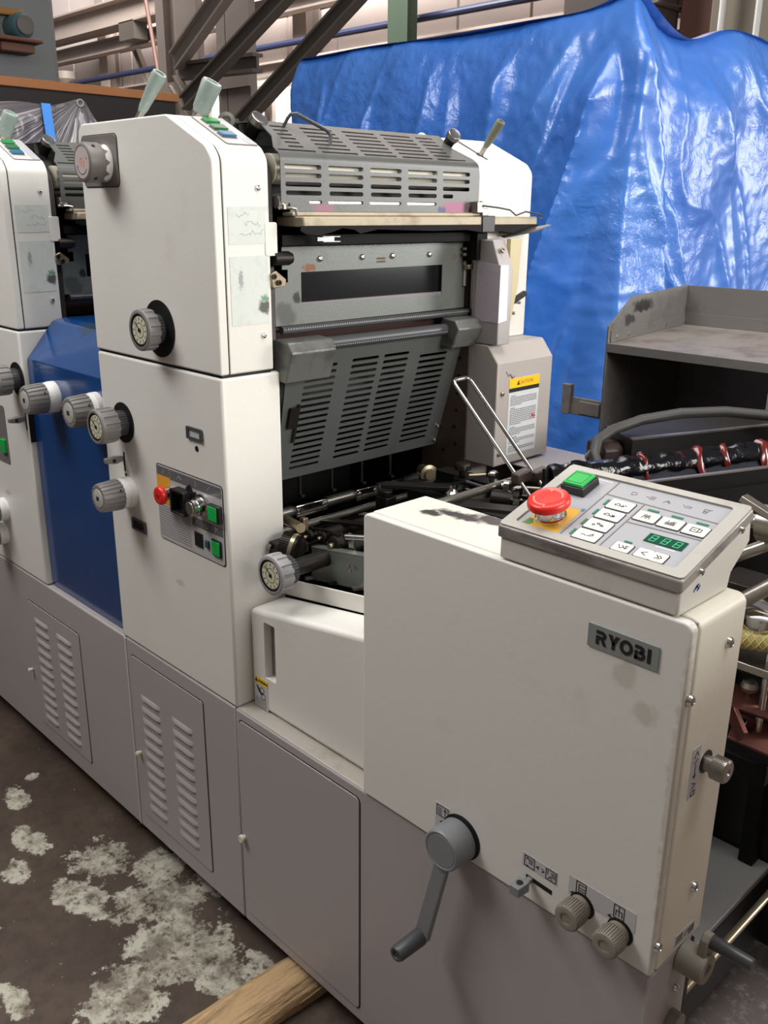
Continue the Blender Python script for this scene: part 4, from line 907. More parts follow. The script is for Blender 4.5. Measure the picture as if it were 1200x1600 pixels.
obj('slide_slot', MB().prism([(.376, .551), (.421, .549), (.421, .556), (.376, .558)], FC, 0, .0006), BLACK, Fd, smooth=0)
sl = obj('slide_lever', MB().loft([[(.384+a*.004, -.004, .554+b*.003) for a, b in ((-1, -1), (1, -1), (1, 1), (-1, 1))], [(.383+a*.005, -.016, .553+b*.0035) for a, b in ((-1, -1), (1, -1), (1, 1), (-1, 1))],
                                   [(.383+a*.0095, -.018, .553+b*.008) for a, b in ((-1, -1), (1, -1), (1, 1), (-1, 1))], [(.382+a*.008, -.040, .552+b*.0075) for a, b in ((-1, -1), (1, -1), (1, 1), (-1, 1))]]), GRIPL, Fd, .001)
obj('lever_screw', MB().lathe((.3825, -.028, .5605), (0, 0, 1), [(0, .005), (.0006, .005), (.0008, .003)], 16), DARK, sl)
for x, z in ((.468, .561), (.5275, .557)):
    k = obj('knurled_knob', MB().flute((x, -.014, z), (0, -1, 0), [(0, .0185), (.002, .0195), (.022, .0195), (.024, .0185)], 34, .0012)
            .lathe((x, -.037, z), (0, -1, 0), [(0, .0182), (.002, .0175), (.003, .014), (.0025, .0085), (-.002, .008), (-.006, .0075)], 32), TAUPE, Fd)
    obj('knob_opening', MB().lathe((x+.002, -.004, z+.002), (0, -1, 0), [(0, .0195), (.0008, .0195)], 28), BLACK, k)
    obj('shaft', MB().cyl((x, -.004, z), (x, -.016, z), .0165, None, 24), TAUPE, k)
    obj('knob_bore', MB().lathe((x, -.0345, z), (0, -1, 0), [(0, .0078), (.001, .0078)], 16), BLACK, k)
# right end: small chrome knob, label, crank
kn = obj('thumb_knob', MB().flute((.590, .072, .806), (1, 0, 0), [(0, .0158), (.016, .0158)], 36, .0006).lathe((.604, .072, .806), (1, 0, 0), [(0, .0156), (.003, .0152), (.005, .013), (.005, .005), (.002, .004)], 28), STEEL, Fd)
obj('knob_opening', MB().lathe((.578, .073, .807), (1, 0, 0), [(0, .0155), (.001, .0155)], 24), BLACK, kn)
obj('shaft', MB().cyl((.577, .072, .806), (.592, .072, .806), .0105, None, 18), STEEL, kn)
RX = RIGHT(.578)
sticker(Fd, [(.034, .768), (.055, .768), (.055, .840), (.034, .840)], RX, [[(.040, .826), (.045, .834), (.050, .827)], [(.041, .818), (.049, .822)], [(.045, .815), (.045, .797)], [(.042, .8), (.045, .796), (.048, .8)], [(.041, .79), (.05, .786), (.042, .781)], rect(.041, .05, .771, .777)])
sticker(Fd, [(.056, .526), (.108, .522), (.108, .541), (.056, .545)], RX, [[(.06+i*.0045, .53), (.06+i*.0045, .541)] for i in range(4)] + [[(.08, .532), (.09, .536)]] + [[(.093+i*.004, .527), (.093+i*.004, .537)] for i in range(4)], .0014)
ec = obj('end_crank_hub', MB().lathe((.578, .083, .497), (1, 0, 0), [(0, .0215), (.001, .0225), (.036, .0215), (.038, .020), (.038, .009), (.034, .008)], 32), TAUPE, Fd)
obj('crank_arm', MB().prism(roundpoly([(.072, .494), (.096, .490), (.104, .536), (.100, .545), (.088, .547), (.080, .540)], .004, 3), RIGHT(.600), 0, .012), TAUPE, ec, .002)
obj('crank_grip', MB().lathe((.610, .093, .536), (1, 0, 0), [(0, .0085), (.002, .0098), (.056, .009), (.058, .0078), (.058, .0072)], 24), GRIP, ec)
obj('knurled_knob', MB().flute((.577, .072, .392), (1, 0, 0), [(0, .0165), (.016, .0165)], 32, .001).lathe((.592, .072, .392), (1, 0, 0), [(0, .016), (.002, .015), (.002, .007)], 24), TAUPE, Fd)
obj('edge_rail', MB().box(.560, .576, .113, .122, 0, .50), BLACK, Fd, smooth=0)

# small cover between the tower and the end cover, with a real window opening
def cut(o, cutter):
    """subtract a temporary solid from an object's mesh and keep only the result"""
    me = bpy.data.meshes.new('cut'); me.from_pydata([tuple(p) for p in cutter.v], [], cutter.f); finish(me, 0)
    c = bpy.data.objects.new('cut', me); COL.objects.link(c); c.location = o.location
    if o.parent: c.parent = o.parent
    md = o.modifiers.new('cut', 'BOOLEAN'); md.operation = 'DIFFERENCE'; md.object = c; md.solver = 'EXACT'
    bpy.context.view_layer.update()
    new = bpy.data.meshes.new_from_object(o.evaluated_get(bpy.context.evaluated_depsgraph_get()))
    o.modifiers.clear(); old = o.data; o.data = new; new.name = o.name
    bpy.data.objects.remove(c); bpy.data.meshes.remove(me)
sc_ = obj('side_cover', MB().prism([(-.333, .5175), (.0315, .5175), (.0315, .786), (-.333, .7255)], XZ(.035), -.088, 0), CREAM, Fd, .010, segs=4)
cut(sc_, MB().prism(rrect(-.2885, -.2545, .592, .711, .004), XZ(.0), -.055, .02))
wn = obj('cover_window', MB().box(-.2875, -.2555, .052, .0545, .593, .710), M('grey_window_film', (140, 136, 134), .3, .2, .5, (90, 80, 74), 20), sc_, smooth=0)
wr = FRONT(.035)
wd = obj('warning_label', MB().prism([(-.325, .5195), (-.2815, .5195), (-.2805, .585), (-.324, .587)], wr, 0, .0006), LABEL, sc_, smooth=0)
lab(obj('label_header', MB().prism([(-.3235, .572), (-.2815, .570), (-.281, .584), (-.3232, .586)], wr, .0006, .001), STICKY, wd, smooth=0), 'yellow heading')
obj('warning_triangle', MB().prism([(-.3215, .5745), (-.3125, .5742), (-.317, .5835)], wr, .001, .0014), INK, wd, smooth=0)
text('heading_text', 'WARNING', .0062, FR((-.2965, .0338, .5775), (1, 0, -.03), (0, 0, 1)), INK, wd, .0002, bold=.0002)
wl2 = [[(-.3+.0065*math.cos(t*PI/8), .559+.006*math.sin(t*PI/8)) for t in range(17)], [(-.296+.006*math.cos(t*PI/8), .546+.006*math.sin(t*PI/8)) for t in range(17)]]
obj('crush_pictogram', strokes(MB(), wl2, .0014, FR((0, .0344, 0)), .0003).prism([(-.318, .566), (-.313, .566), (-.304, .553), (-.298, .551), (-.302, .548), (-.311, .554)], FR((0, .0344, 0)), 0, .0005), INK, wd)
tl = MB()
for r in range(7): strokes(tl, [[(-.321, .541-r*.0031), (-.286+(-.004 if r in (3, 6) else 0), .541-r*.0031)]], .0012 if r > 1 else .0007, FR((0, .0344, 0)), .0003)
tl = obj('label_print', tl, GINK, wd, smooth=0)
obj('lip_plate', MB().prism([(-.338, .728), (.032, .785), (.032, .818), (-.338, .762)], XZ(.121), -.004, 0), CREAM, Fd, .001)

# ---- feed board works between the frames
wk = .155    # the feed board climbs towards the near end
def fz(x, z0=.815): return z0 + (x+.30)*wk
fb = obj('feed_board', MB().prism([(-.47, fz(-.47)-.012), (.05, fz(.05)-.012), (.05, fz(.05)), (-.47, fz(-.47))], XZ(.20), -.44, 0), DARK, Fd, .002)
obj('under_tray', MB().box(-.46, .03, .13, .66, .60, .70), BLACK, Fd, smooth=0)
rl = obj('side_rail', MB().prism([(-.290, .763), (.034, .815), (.034, .878), (-.288, .829)], XZ(.155), -.008, 0), GUARD, Fd, .002)
lab(obj('rail_lip', MB().prism([(-.288, .829), (.034, .878), (.034, .882), (-.288, .833)], XZ(.155), -.02, 0), GUARD, rl), None) if 0 else obj('rail_lip', MB().prism([(-.288, .829), (.034, .878), (.034, .882), (-.288, .833)], XZ(.155), -.02, 0), GUARD, rl)
for x, z in ((-.268, .807), (-.254, .809), (-.18, .826), (-.162, .828), (-.14, .832), (-.176, .816)): obj('rail_bolt', MB().lathe((x, .155, z), (0, -1, 0), [(0, .0042), (.0015, .0042), (.0015, .002), (.0006, .0018)], 12), STEEL, rl)
def along_y(name, x, z, y0, y1, r, mat, n=18): return obj(name, MB().cyl((x, y0, z), (x, y1, z), r, None, n), mat, Fd)
gb_ = along_y('gripper_shaft', -.475, .838, .14, .64, .012, STEEL)
for i, (a, b) in enumerate(((.255, .345), (.43, .50), (.53, .585))): obj('gripper_block', MB().box(-.487, -.457, a, b, .825, .853), CHROME, gb_, .002)
for y in (.262, .335, .44, .49, .54): obj('gripper_bolt', MB().lathe((-.457, y, .840), (1, 0, 0), [(0, .006), (.003, .006), (.004, .003)], 14), CHROME, gb_)
along_y('guide_shaft', -.43, .818, .14, .62, .008, STEEL); along_y('guide_shaft', -.395, .80, .14, .60, .010, STEEL)
along_y('drive_roller', -.36, .815, .14, .60, .014, DARK); along_y('drive_roller', -.22, fz(-.22)+.012, .2, .62, .012, BLACK); along_y('guide_shaft', -.12, fz(-.12)+.02, .2, .62, .007, STEEL)
for y, z in ((.19, .87), (.27, .875), (.36, .87), (.45, .868), (.54, .866)):
    obj('sheet_finger', MB().box(-.470, -.464, y, y+.006, z, .925).box(-.470, -.455, y-.002, y+.008, z-.006, z), DARK, Fd, .0008)
obj('finger_rail', MB().box(-.475, -.46, .14, .66, .925, .94), BLACK, Fd, .002)
for i, (xa, ya, xb, yb, w, dz, mt_) in enumerate(((-.42, .30, -.06, .33, .022, .024, DARK), (-.40, .225, -.1, .245, .018, .018, BRASSY), (-.44, .47, -.05, .50, .02, .02, BLACK), (-.4, .56, -.02, .60, .03, .022, DARK), (-.41, .40, -.08, .41, .02, .016, STEEL))):
    obj('hold_down_arm', MB().bar((xa, ya, fz(xa)+dz), (xb, yb, fz(xb)+dz), w, .006), mt_, Fd, .001)
obj('guide_post', MB().box(-.352, -.338, .178, .190, .80, .872), BRASSY, Fd, .001)
for x, y, z, r in ((-.240, .178, .846, .0165), (-.262, .195, .843, .0165), (-.282, .185, .848, .011), (-.319, .180, .842, .012), (-.345, .52, .865, .018)):
    p = obj('feed_pulley', MB().lathe((x, y, z), (0, -1, 0), [(-.012, r), (-.010, r*.8), (0, r*.8), (.002, r), (.008, r), (.010, r*.7), (.010, r*.4), (.014, r*.35), (.015, r*.1)], 24), DARK, Fd)
    obj('pulley_hub', MB().lathe((x, y-.0145, z), (0, -1, 0), [(0, r*.34), (.004, r*.3), (.0045, r*.1)], 16), BRASSY, p)
obj('pulley_belt', MB().tube([(-.322, .186, .854), (-.28, .187, .861), (-.242, .186, .863)], .0035, 8), BLACK, Fd)
lv = obj('release_lever', MB().prism([(-.206, .826), (-.190, .829), (-.196, .874), (-.210, .876)], XZ(.18), -.006, 0), CHROME, Fd, .001)
obj('lever_pin', MB().cyl((-.204, .172, .872), (-.12, .19, .885), .006, None, 14), CHROME, lv)
obj('clamp_block', MB().box(-.355, -.32, .39, .42, .83, .872).cyl((-.337, .405, .872), (-.337, .405, .885), .014, None, 14), BLACK, Fd, .002)
# dial knob on its shaft beside the side cover
dk2 = dial_knob(Fd, -.246, .822, .048, .0385, .070, tone=KNOBL, hole=0)
obj('drive_shaft', MB().cyl((-.246, .04, .822), (-.246, .175, .822), .0165, None, 26), DARK, dk2)
wg = obj('worm_gear', MB().flute((-.305, .115, .836), (.8, .5, -.2), [(-.016, .030), (.016, .030)], 40, .0015), DARK, Fd)
obj('gear_scale', MB().lathe((-.299, .119, .835), (.8, .5, -.2), [(-.004, .0305), (.004, .0305)], 36), BRASSY, wg)
obj('gear_bracket', MB().box(-.338, -.30, .09, .15, .79, .848), DARK, Fd, .003)
obj('bracket_bolt', MB().lathe((-.332, .088, .838), (0, -1, 0), [(0, .006), (.004, .006), (.005, .003)], 12), STEEL, Fd)
obj('cross_shaft', MB().cyl((-.37, .16, .866), (-.30, .14, .872), .010, None, 16), BRASSY, Fd)
for i in range(4): obj('lower_guide', MB().bar((-.29+i*.07, .14, .77+i*.011), (-.25+i*.07, .30, .76+i*.011), .008, .005), BLACK if i % 2 else STEEL, Fd)
# right-hand works behind the end cover top
obj('suction_bar', MB().cyl((-.105, .30, .930), (-.100, .53, .932), .0085, None, 18), STEEL, Fd)
obj('bar_carrier', MB().box(-.30, -.06, .52, .56, .895, .918).box(-.27, .02, .40, .43, .885, .905), BLACK, Fd, .002)
hk = obj('hand_screw', MB().lathe((-.205, .50, .905), (0, 0, 1), [(0, .018), (.018, .018), (.02, .008), (.034, .008), (.036, .0165), (.046, .0165), (.05, .014)], 20), DARK, Fd)
lab(obj('screw_head', MB().flute((-.205, .50, .942), (0, 0, 1), [(0, .018), (.010, .018)], 8, .003, .6), BLACKP, hk), 'black star grip')
obj('ball_joint', MB().lathe((-.148, .405, .905), (0, 0, 1), [(-.02, .008), (0, .014), (.008, .016), (.018, .014), (.024, .007), (.028, .0105), (.036, .0105)], 18), CHROME, Fd)
for x, y in ((-.135, .515), (-.07, .478), (-.03, .46)):
    obj('hex_bolt', MB().lathe((x, y, .905), (0, 0, 1), [(0, .009), (.012, .009), (.012, .012), (.02, .012), (.02, .008), (.03, .008), (.03, .011), (.042, .011), (.044, .008)], 6), CHROME, Fd, smooth=20)
sg = obj('star_grip', MB().flute((-.075, .505, .93), (0, 0, 1), [(0, .016), (.014, .016)], 6, .006, .6).cyl((-.075, .505, .90), (-.075, .505, .93), .009, None, 12), BLACKP, Fd)
obj('valve_body', MB().cyl((-.09, .46, .915), (-.04, .475, .915), .017, None, 20).box(-.085, -.045, .455, .49, .885, .915), DARK, Fd, .002)
obj('link_rod', MB().cyl((-.07, .50, .932), (-.01, .53, .934), .0045, None, 12), STEEL, Fd); obj('link_rod', MB().cyl((-.175, .485, .937), (-.155, .515, .937), .004, None, 12), BRASSY, Fd)
for p, q, w in (((-.30, .36, .915), (-.15, .44, .925), .03), ((-.36, .5, .88), (-.2, .5, .89), .035), ((-.08, .355, .925), (.03, .395, .93), .035), ((-.06, .44, .90), (.06, .50, .90), .02), ((-.02, .33, .90), (.12, .38, .90), .05), ((.0, .45, .93), (.07, .40, .90), .015)):
    obj('carrier_plate', MB().bar(p, q, w, .008), BLACK if w < .033 else DARK, Fd, .001)
obj('air_pipe', MB().tube([(-.19, .46, .92), (-.15, .45, .935), (-.10, .47, .925), (-.03, .50, .92), (.05, .52, .93)], .005, 10), BLACKP, Fd)
obj('joint_knuckle', MB().lathe((-.40, .60, .873), (1, -.4, 0), [(-.03, .014), (0, .015), (.006, .022), (.012, .022), (.014, .014), (.02, .012)], 22), BRASSY, Fd)
obj('deck_plate', MB().box(-.36, .05, .20, .66, .74, .75), BLACK, Fd, smooth=0)
# wire sheet guide
wg_ = MB(); A = Vector((-.198, .45, 1.136)); B = Vector((.062, .45, .892)); d_ = (B-A).normalized(); Yv = Vector((0, .05, 0))
wg_.tube([B, A+d_*.012, A+d_*.004+Yv*.06, A+Yv*.16, A+Yv*.84, A+d_*.004+Yv*.94, A+d_*.012+Yv, B+Yv], .0042, 12)
wgo = obj('wire_guide', wg_, CHROME, Fd)
for yy, t in ((.45, .255), (.50, .262)):
    p = A+d_*t+Vector((0, yy-.45, 0))
    obj('guide_clamp', MB().bar(p-d_*.012+Vector((0, -.012, .002)), p-d_*.012+Vector((0, .030, .006)), .02, .022), M('brown_black_clamp', (70, 58, 52), .4), wgo, .003)
# drive side of the feeder and the pile board
obj('drive_side_cover', MB().box(-.335, .577, .74, .93, .0, .895), M('dark_oily_cover', (26, 24, 23), .5, .1, .4, (46, 42, 38), 8), Fd, .006)
obj('cover_top', MB().box(-.335, .577, .738, .932, .895, .899), WARMG, Fd, .001)
fp = obj('frame_plate', MB().prism([(-.47, .72), (-.335, .72), (-.335, 1.17), (-.47, 1.17)], XZ(.656), -.008, 0), M('brown_oily_frame', (96, 80, 70), .4, .4, .6, (54, 44, 38), 10, gthr=.5), Fd)
hp = MB()
for x, z in ((-.36, 1.10), (-.362, 1.06), (-.365, 1.02), (-.37, .98), (-.365, .94), (-.40, .92), (-.358, 1.14)): hp.lathe((x, .6555, z), (0, -1, 0), [(0, .0045), (.001, .0045), (.001, .002)], 10)
obj('frame_holes', hp, BLACK, fp)
obj('pile_board', MB().box(.10, .455, .125, .736, .185, .2), M('dark_grey_board', (112, 110, 108), .5, 0, .3, (60, 56, 54), 8), Fd, .002)
obj('pile_board_edge', MB().box(.44, .455, .125, .736, .02, .184), BLACK, Fd, smooth=0)
along_y('pile_shaft', .487, .195, .112, .745, .0075, BRASSY)
obj('chain_guard', MB().box(.30, .33, .66, .735, .2, .60), SOOT, Fd, .002); obj('chain_guard', MB().box(.40, .43, .70, .738, .2, .62), SOOT, Fd, .002)
# pieces seen past the right edge of the end cover
obj('suction_tube', MB().cyl((.40, .46, .83), (.52, .50, .94), .013, None, 18), STEEL, Fd); obj('suction_tube', MB().cyl((.37, .5, .90), (.50, .53, .985), .011, None, 18), STEEL, Fd)
obj('pressed_hood', MB().lathe((.452, .5, .83), (.2, -.3, 1), [(-.02, .034), (0, .036), (.012, .030), (.018, .018)], 26), CHROME, Fd)
cyv = obj('feed_cylinder', MB().cyl((.38, .5, .98), (.43, .50, .985), .012, None, 18).lathe((.43, .5, .985), (1, 0, .05), [(0, .03), (.05, .032), (.055, .02)], 26), STEEL, Fd)
obj('cylinder_tab', MB().prism([(.40, 1.02), (.47, .995), (.475, 1.003), (.405, 1.03)], XZ(.47), -.02, 0), STEEL, Fd, .001)
for y, z0, z1, x0, x1, m in ((.50, .735, .75, .40, .50, STEEL), (.56, .70, .72, .38, .52, DARK), (.53, .80, .815, .38, .50, BRASSY), (.55, .85, .862, .36, .5, DARK), (.53, .52, .56, .36, .50, SOOT)):
    obj('cross_plate', MB().box(x0, x1, y-.03, y+.05, z0, z1), m, Fd, .002)
obj('upright_rod', MB().cyl((.475, .50, .62), (.475, .50, .80), .006, None, 14), CHROME, Fd)
obj('ball_end', MB().lathe((.452, .495, .70), (0, 0, 1), [(-.014, .003), (-.008, .012), (0, .015), (.008, .012), (.014, .003)], 20), STEEL, Fd)
cpb = obj('copper_bracket', MB().bar((.43, .47, .685), (.50, .53, .655), .05, .006, (.3, -.4, 1)).bar((.425, .475, .675), (.475, .44, .635), .008, .03), COPPER, Fd, .001)
obj('copper_plate', MB().bar((.44, .48, .625), (.52, .50, .61), .06, .006, (.2, -.3, 1)), COPPER, Fd, .001)
obj('round_bolt', MB().lathe((.452, .485, .628), (.1, -.2, 1), [(0, .009), (.010, .009), (.012, .007)], 18), CHROME, Fd)

# ================================================================== OPERATOR CONSOLE
Cn = thing('operator_console', 'grey sloping control console with red stop button on top of the feeder cabinet', 'control console', (.425, .08, 1.0185))
CX = FR((0, 0, 0), (0, 1, 0), (0, 0, 1))   # profile in y,z ; c = x
obj('console_tray', MB().prism([(-.002, 1.0195), (-.002, 1.049), (.1605, 1.1005), (.1655, 1.071), (.124, 1.040), (.119, 1.0195)], CX, .296, .5555), M('worn_pale_tray', (206, 202, 193), .4, 0, .35, (130, 120, 106), 9, .03, 150, gthr=.56), Cn, .003)
obj('console_shell', MB().prism([(-.005, 1.0485), (-.005, 1.0655), (.156, 1.1157), (.1625, 1.1025), (.162, 1.0998)], CX, .293, .558), CONSD, Cn, .0035, segs=3)
up_ = Vector((0, .9545, .298))
FF = FR((.293, -.005, 1.068), (1, 0, 0), up_)
rim = sheet('console_rim', rrect(.0008, .2642, .0012, .1688, .006), [rrect(.0172, .2462, .0148, .1570, .005)], FF, .0032, CONS, Cn)
pf = obj('console_face', MB().prism(rrect(.016, .2475, .0135, .1583, .006), FF, -.0045, -.0022), PANEL, Cn, smooth=0)
def G(a, b, c=0): return FF(a, b, c-.0022)
LN = [[(.0865, .0155), (.0865, .156)], [(.0865, .1225), (.2455, .1195)], [(.1445, .0155), (.1445, .1205)], [(.1445, .0765), (.2455, .0795)], [(.018, .0155), (.018, .1562), (.2455, .1562), (.2455, .0155), (.018, .0155)]]
obj('face_lines', strokes(MB(), LN, .0019, G, .0004), PANELL, pf, smooth=0)
text('face_lettering', 'RYOBI', .0062, FR(G(.0215, .1508, .0002), (1, 0, 0), up_), WHITE, pf, .0002, bold=.0003, cx=False, sx=1.25)
obj('face_caption', strokes(MB(), [[(.047+i*.0065, .1505), (.0515+i*.0065, .1505)] for i in range(5)], .0013, G, .0003), PINK if 0 else WHITE, pf, smooth=0)
def key(cx, cy, w, h, glyph, par=pf):
    k = obj('key_border', MB().prism(rrect(cx-w/2-.0012, cx+w/2+.0012, cy-h/2-.0012, cy+h/2+.0012, .0028), G, 0, .0006), INK, par)
    c = obj('key', MB().prism(rrect(cx-w/2, cx+w/2, cy-h/2, cy+h/2, .0022), G, .0004, .0016), KEY, k, .0004)
    o = obj('key_symbol', strokes(MB(), [[(cx+a*.001, cy+b*.001) for a, b in L] for L in glyph], .0011, (lambda a, b, c=0: G(a, b, c+.0016)), .0003), INK, k)
    return k
loop = [[(-8, -1), (-5, 2), (-2, 2), (0, -1), (2, -2), (5, -1)], [(-8, -1), (-6, -2.4), (-4, -1)], [(3, 1), (6, -1), (3, -3)], [(0, -1), (-2, -3)]]
for cy, gl in ((.1045, loop+[[(6, 2), (9, 0)]]), (.0792, loop+[[(6, 1), (8, -1), (6, -3), (6, 1)]]), (.0537, [[(-8, -2), (-6, 0), (-4, -2), (-6, -3.5), (-8, -2)], [(-3, 2), (-1, 4), (1, 2), (-1, .5), (-3, 2)], [(2, 0), (4, 2), (6, 0), (4, -1.5), (2, 0)], [(6, -2), (8, -1)]]), (.0287, [[(-8, -2), (-5, 0), (-2, -2)], [(0, -2), (3, -1)], [(3, 1), (7, 4)], [(4, -1), (8, 1), (6, 4)]])):
    key(.1192, cy, .0340, .0212, gl)
    obj('indicator_bar', MB().prism([(.0962, cy-.006), (.0995, cy-.006), (.0995, cy+.007), (.0962, cy+.007)], G, 0, .0008), LED, pf, smooth=0)
for cx, cy, gl in ((.1622, .0955, [[(-5, -4), (-3, 4)], [(5, -4), (3, 4)], [(-4, 0), (4, 0)], [(-1, -4), (-1, 4)], [(1.5, -4), (1.5, 3)]]), (.1955, .0950, [[(-6, -4), (6, -4)], [(-6, -2), (6, -2)], [(-6, 0), (6, 0)], [(-4, 2), (-4, 4)], [(0, 1), (3, 4)], [(3, 1), (6, 4)]]), (.2290, .0945, [[(-6, -4), (-6, 4), (3, 4), (3, -4), (-6, -4)], [(4, 3), (7, 3), (7, -3), (4, -3)], [(-3, 0), (0, 0)]])):
    key(cx, cy, .0298, .0205, gl)
    obj('indicator_bar', MB().prism([(cx-.0078, cy+.0148), (cx+.0078, cy+.0148), (cx+.0078, cy+.0182), (cx-.0078, cy+.0182)], G, 0, .0008), LED, pf, smooth=0)
key(.1710, .0255, .0240, .0175, [[(-6, 3), (-2, -3)], [(-1, 3), (2, 0), (-1, -3)], [(3, 3), (7, 3)], [(3, -1), (7, -1)], [(5, 3), (5, -3)]])
obj('indicator_bar', MB().prism([(.1662, .0372), (.1765, .0372), (.1765, .0402), (.1662, .0402)], G, 0, .0008), LED, pf, smooth=0)
key(.2002, .0258, .0205, .0178, [[(3, 3.5), (-3, 0), (3, -3.5)]]); key(.2196, .0258, .0185, .0178, [[(-4, 3.5), (0, 0), (-4, -3.5)], [(0, 3.5), (4, 0), (0, -3.5)]])
dp = obj('speed_display', MB().prism([(.1848, .0495), (.2352, .0495), (.2352, .0672), (.1848, .0672)], G, 0, .001), DISP, pf, smooth=0)
sg_ = MB()
for i in range(3):
    x = .1935+i*.0158
    for (a, b, c, d) in ((0, 0, 7, 0), (0, 5.6, 7, 5.6), (0, 11.2, 7, 11.2), (0, 0, 0, 5.6), (0, 5.6, 0, 11.2), (7, 0, 7, 5.6), (7, 5.6, 7, 11.2)):
        strokes(sg_, [[(x-.0035+a*.001+b*.00012, .0527+b*.001), (x-.0035+c*.001+d*.00012, .0527+d*.001)]], .0009, (lambda a, b, c=0: G(a, b, c+.001)), .0002)
obj('display_digits', sg_, SEG, dp, smooth=0)
obj('display_caption', strokes(MB(), [[(.204+i*.0042, .0462), (.2068+i*.0042, .0462)] for i in range(6)], .0014, G, .0003), WHITE, pf, smooth=0)
pi_ = MB()
for cx, L in ((.1187, [[(-4, 3), (2, 3), (4, 0), (1, -3), (-3, -3), (-4, 3)]]), (.1439, [[(-4, 0), (-7, 0)], [(-2, 3), (5, 3)], [(-2, 0), (5, 0)], [(-2, -3), (5, -3)]]), (.167, [[(-5, -3), (0, 3), (2, -3)], [(0, 1), (4, -2)], [(-2, 0), (3, 0)]]), (.1936, [[(-6, 2), (-2, -2), (5, -2), (6, 1), (-1, 2)]]), (.2188, [[(-3, 4), (3, 4), (3, 0), (-3, 0), (-3, 4)], [(-2, -1), (2, -1), (2, -4), (-2, -4), (-2, -1)], [(3, 3), (6, 5)]])):
    strokes(pi_, [[(cx+a*.001, .1382+b*.001) for a, b in l] for l in L], .0009, G, .0003)
obj('face_icons', pi_, GINK, pf, smooth=0)
yp = obj('stop_plate', MB().prism([(.0292, .0165), (.0815, .0165), (.0800, .0735), (.033, .0735), (.0292, .055)], G, 0, .0008), YELLOW, pf, smooth=0)
obj('paint_smudge', MB().prism([(.0275, .018), (.037, .0165), (.041, .022), (.036, .03), (.030, .031)], G, .0008, .0011).prism([(.032, .05), (.036, .05), (.035, .058), (.031, .06)], G, .0008, .0011), M('green_smudge', (84, 136, 66), .6), yp, smooth=0)
nrm = (G(0, 0, 1)-G(0, 0, 0)).normalized()
s2 = stop_button(Cn, G(.0545, .0425, .0006), nrm, .0282, .036)
ar = MB(); ctr = G(.0545, .0425, .0006)+nrm*.0310
def AF(a, b, c=0): return ctr + Vector((1, 0, 0))*a + up_*b + nrm*(c+.0006)
for a0 in (200, 20): 
    pl = [(.0185*math.cos(math.radians(a0+i*9)), .0185*math.sin(math.radians(a0+i*9))) for i in range(11)]
    strokes(ar, [pl, [(pl[-1][0]-.004, pl[-1][1]-.001), pl[-1], (pl[-1][0]+.002, pl[-1][1]-.004)]], .0016, AF, .0004)
lab(obj('turn_arrows', ar, PINK, s2), 'pale turning arrows')
bb = obj('run_button', MB().loft([[G(a, b, 0) for a, b in ((.0275, .1015), (.0645, .1015), (.0645, .1405), (.0275, .1405))], [G(a, b, .012) for a, b in ((.0282, .102), (.0638, .102), (.0638, .140), (.0282, .140))]]), BLACKP, Cn, .0012)
lab(obj('button_lens', MB().loft([[G(a, b, .012) for a, b in ((.0305, .1045), (.0615, .1045), (.0615, .1375), (.0305, .1375))], [G(a, b, .0165) for a, b in ((.031, .105), (.061, .105), (.061, .137), (.031, .137))]]), GREEN, bb, .0008), 'bright green square lens')
obj('lens_mark', strokes(MB(), [[(.034, .109), (.058, .109), (.058, .133), (.034, .133), (.034, .109)]], .0006, (lambda a, b, c=0: G(a, b, c+.0165)), .0003), GREEND, bb)
for y, z in ((.036, 1.066), (.128, 1.095)): screw(Cn, (.558, y, z), (1, 0, 0), .0048)
obj('marker_smudge', strokes(MB(), [[(.030, 1.043), (.036, 1.048), (.041, 1.043)], [(.033, 1.046), (.04, 1.049)], [(.038, 1.042), (.043, 1.046)]], .0022, RIGHT(.5557), .0003), M('blue_marker', (52, 82, 150), .5), Cn)
obj('paint_specks', MB().prism([(.0795, .072), (.084, .0745), (.083, .0795), (.078, .078)], G, 0, .0004).prism([(.025, .02), (.03, .012), (.032, .018)], G, 0, .0004), M('blue_specks', (70, 120, 160), .5), pf, smooth=0)

# ================================================================== THINGS LYING BEHIND
# ink duct, roller trough and hose lying over the drive side of the feeder
du = Vector((.366, .930, 0)); dw = Vector((.930, -.366, 0)); dz_ = Vector((0, 0, 1))
def TF(o, s, w, z): return Vector(o) + du*s + dw*w + dz_*z
O1 = (.069, .573, .90)
tr = thing('ink_trough', 'long black trough smeared with glossy red and black ink beside the console', 'ink trough', (.2, .8, .90))
def longprof(name, o, prof, s0, s1, mat, par, n=1, jit=0):
    rings = []
    for i in range(n+1):
        s = s0+(s1-s0)*i/n
        rings.append([TF(o, s, w, z+(jit*noise.noise((s*40, w*60, z*60)) if jit else 0)) for w, z in prof])
    return obj(name, MB().loft(rings), mat, par, smooth=40)
longprof('trough_shell', O1, [(0, .0), (.15, 0), (.15, .098), (.142, .098), (.138, .03), (.02, .03), (.008, .098), (0, .098)], -.12, .70, SOOT, tr)
NAVY = M('navy_ink_film', (17, 17, 27), .22, 0, .5, (48, 20, 20), 16, .12, 30, gthr=.58, coat=.5)
longprof('ink_film', O1, [(.004, .094), (.010, .094), (.034, .052), (.137, .046), (.137, .031), (.012, .031)], -.11, .69, NAVY, tr, 30, .002)
longprof('ink_crust', O1, [(-.003, .086), (-.002, .101), (.006, .106), (.016, .102), (.026, .086), (.028, .072), (.018, .070), (.008, .080)], -.11, .69, INKY, tr, 150, .006)
RINK = M('wet_red_ink', (104, 20, 10), .2, 0, .7, (44, 18, 14), 60, coat=.6, gthr=.5)
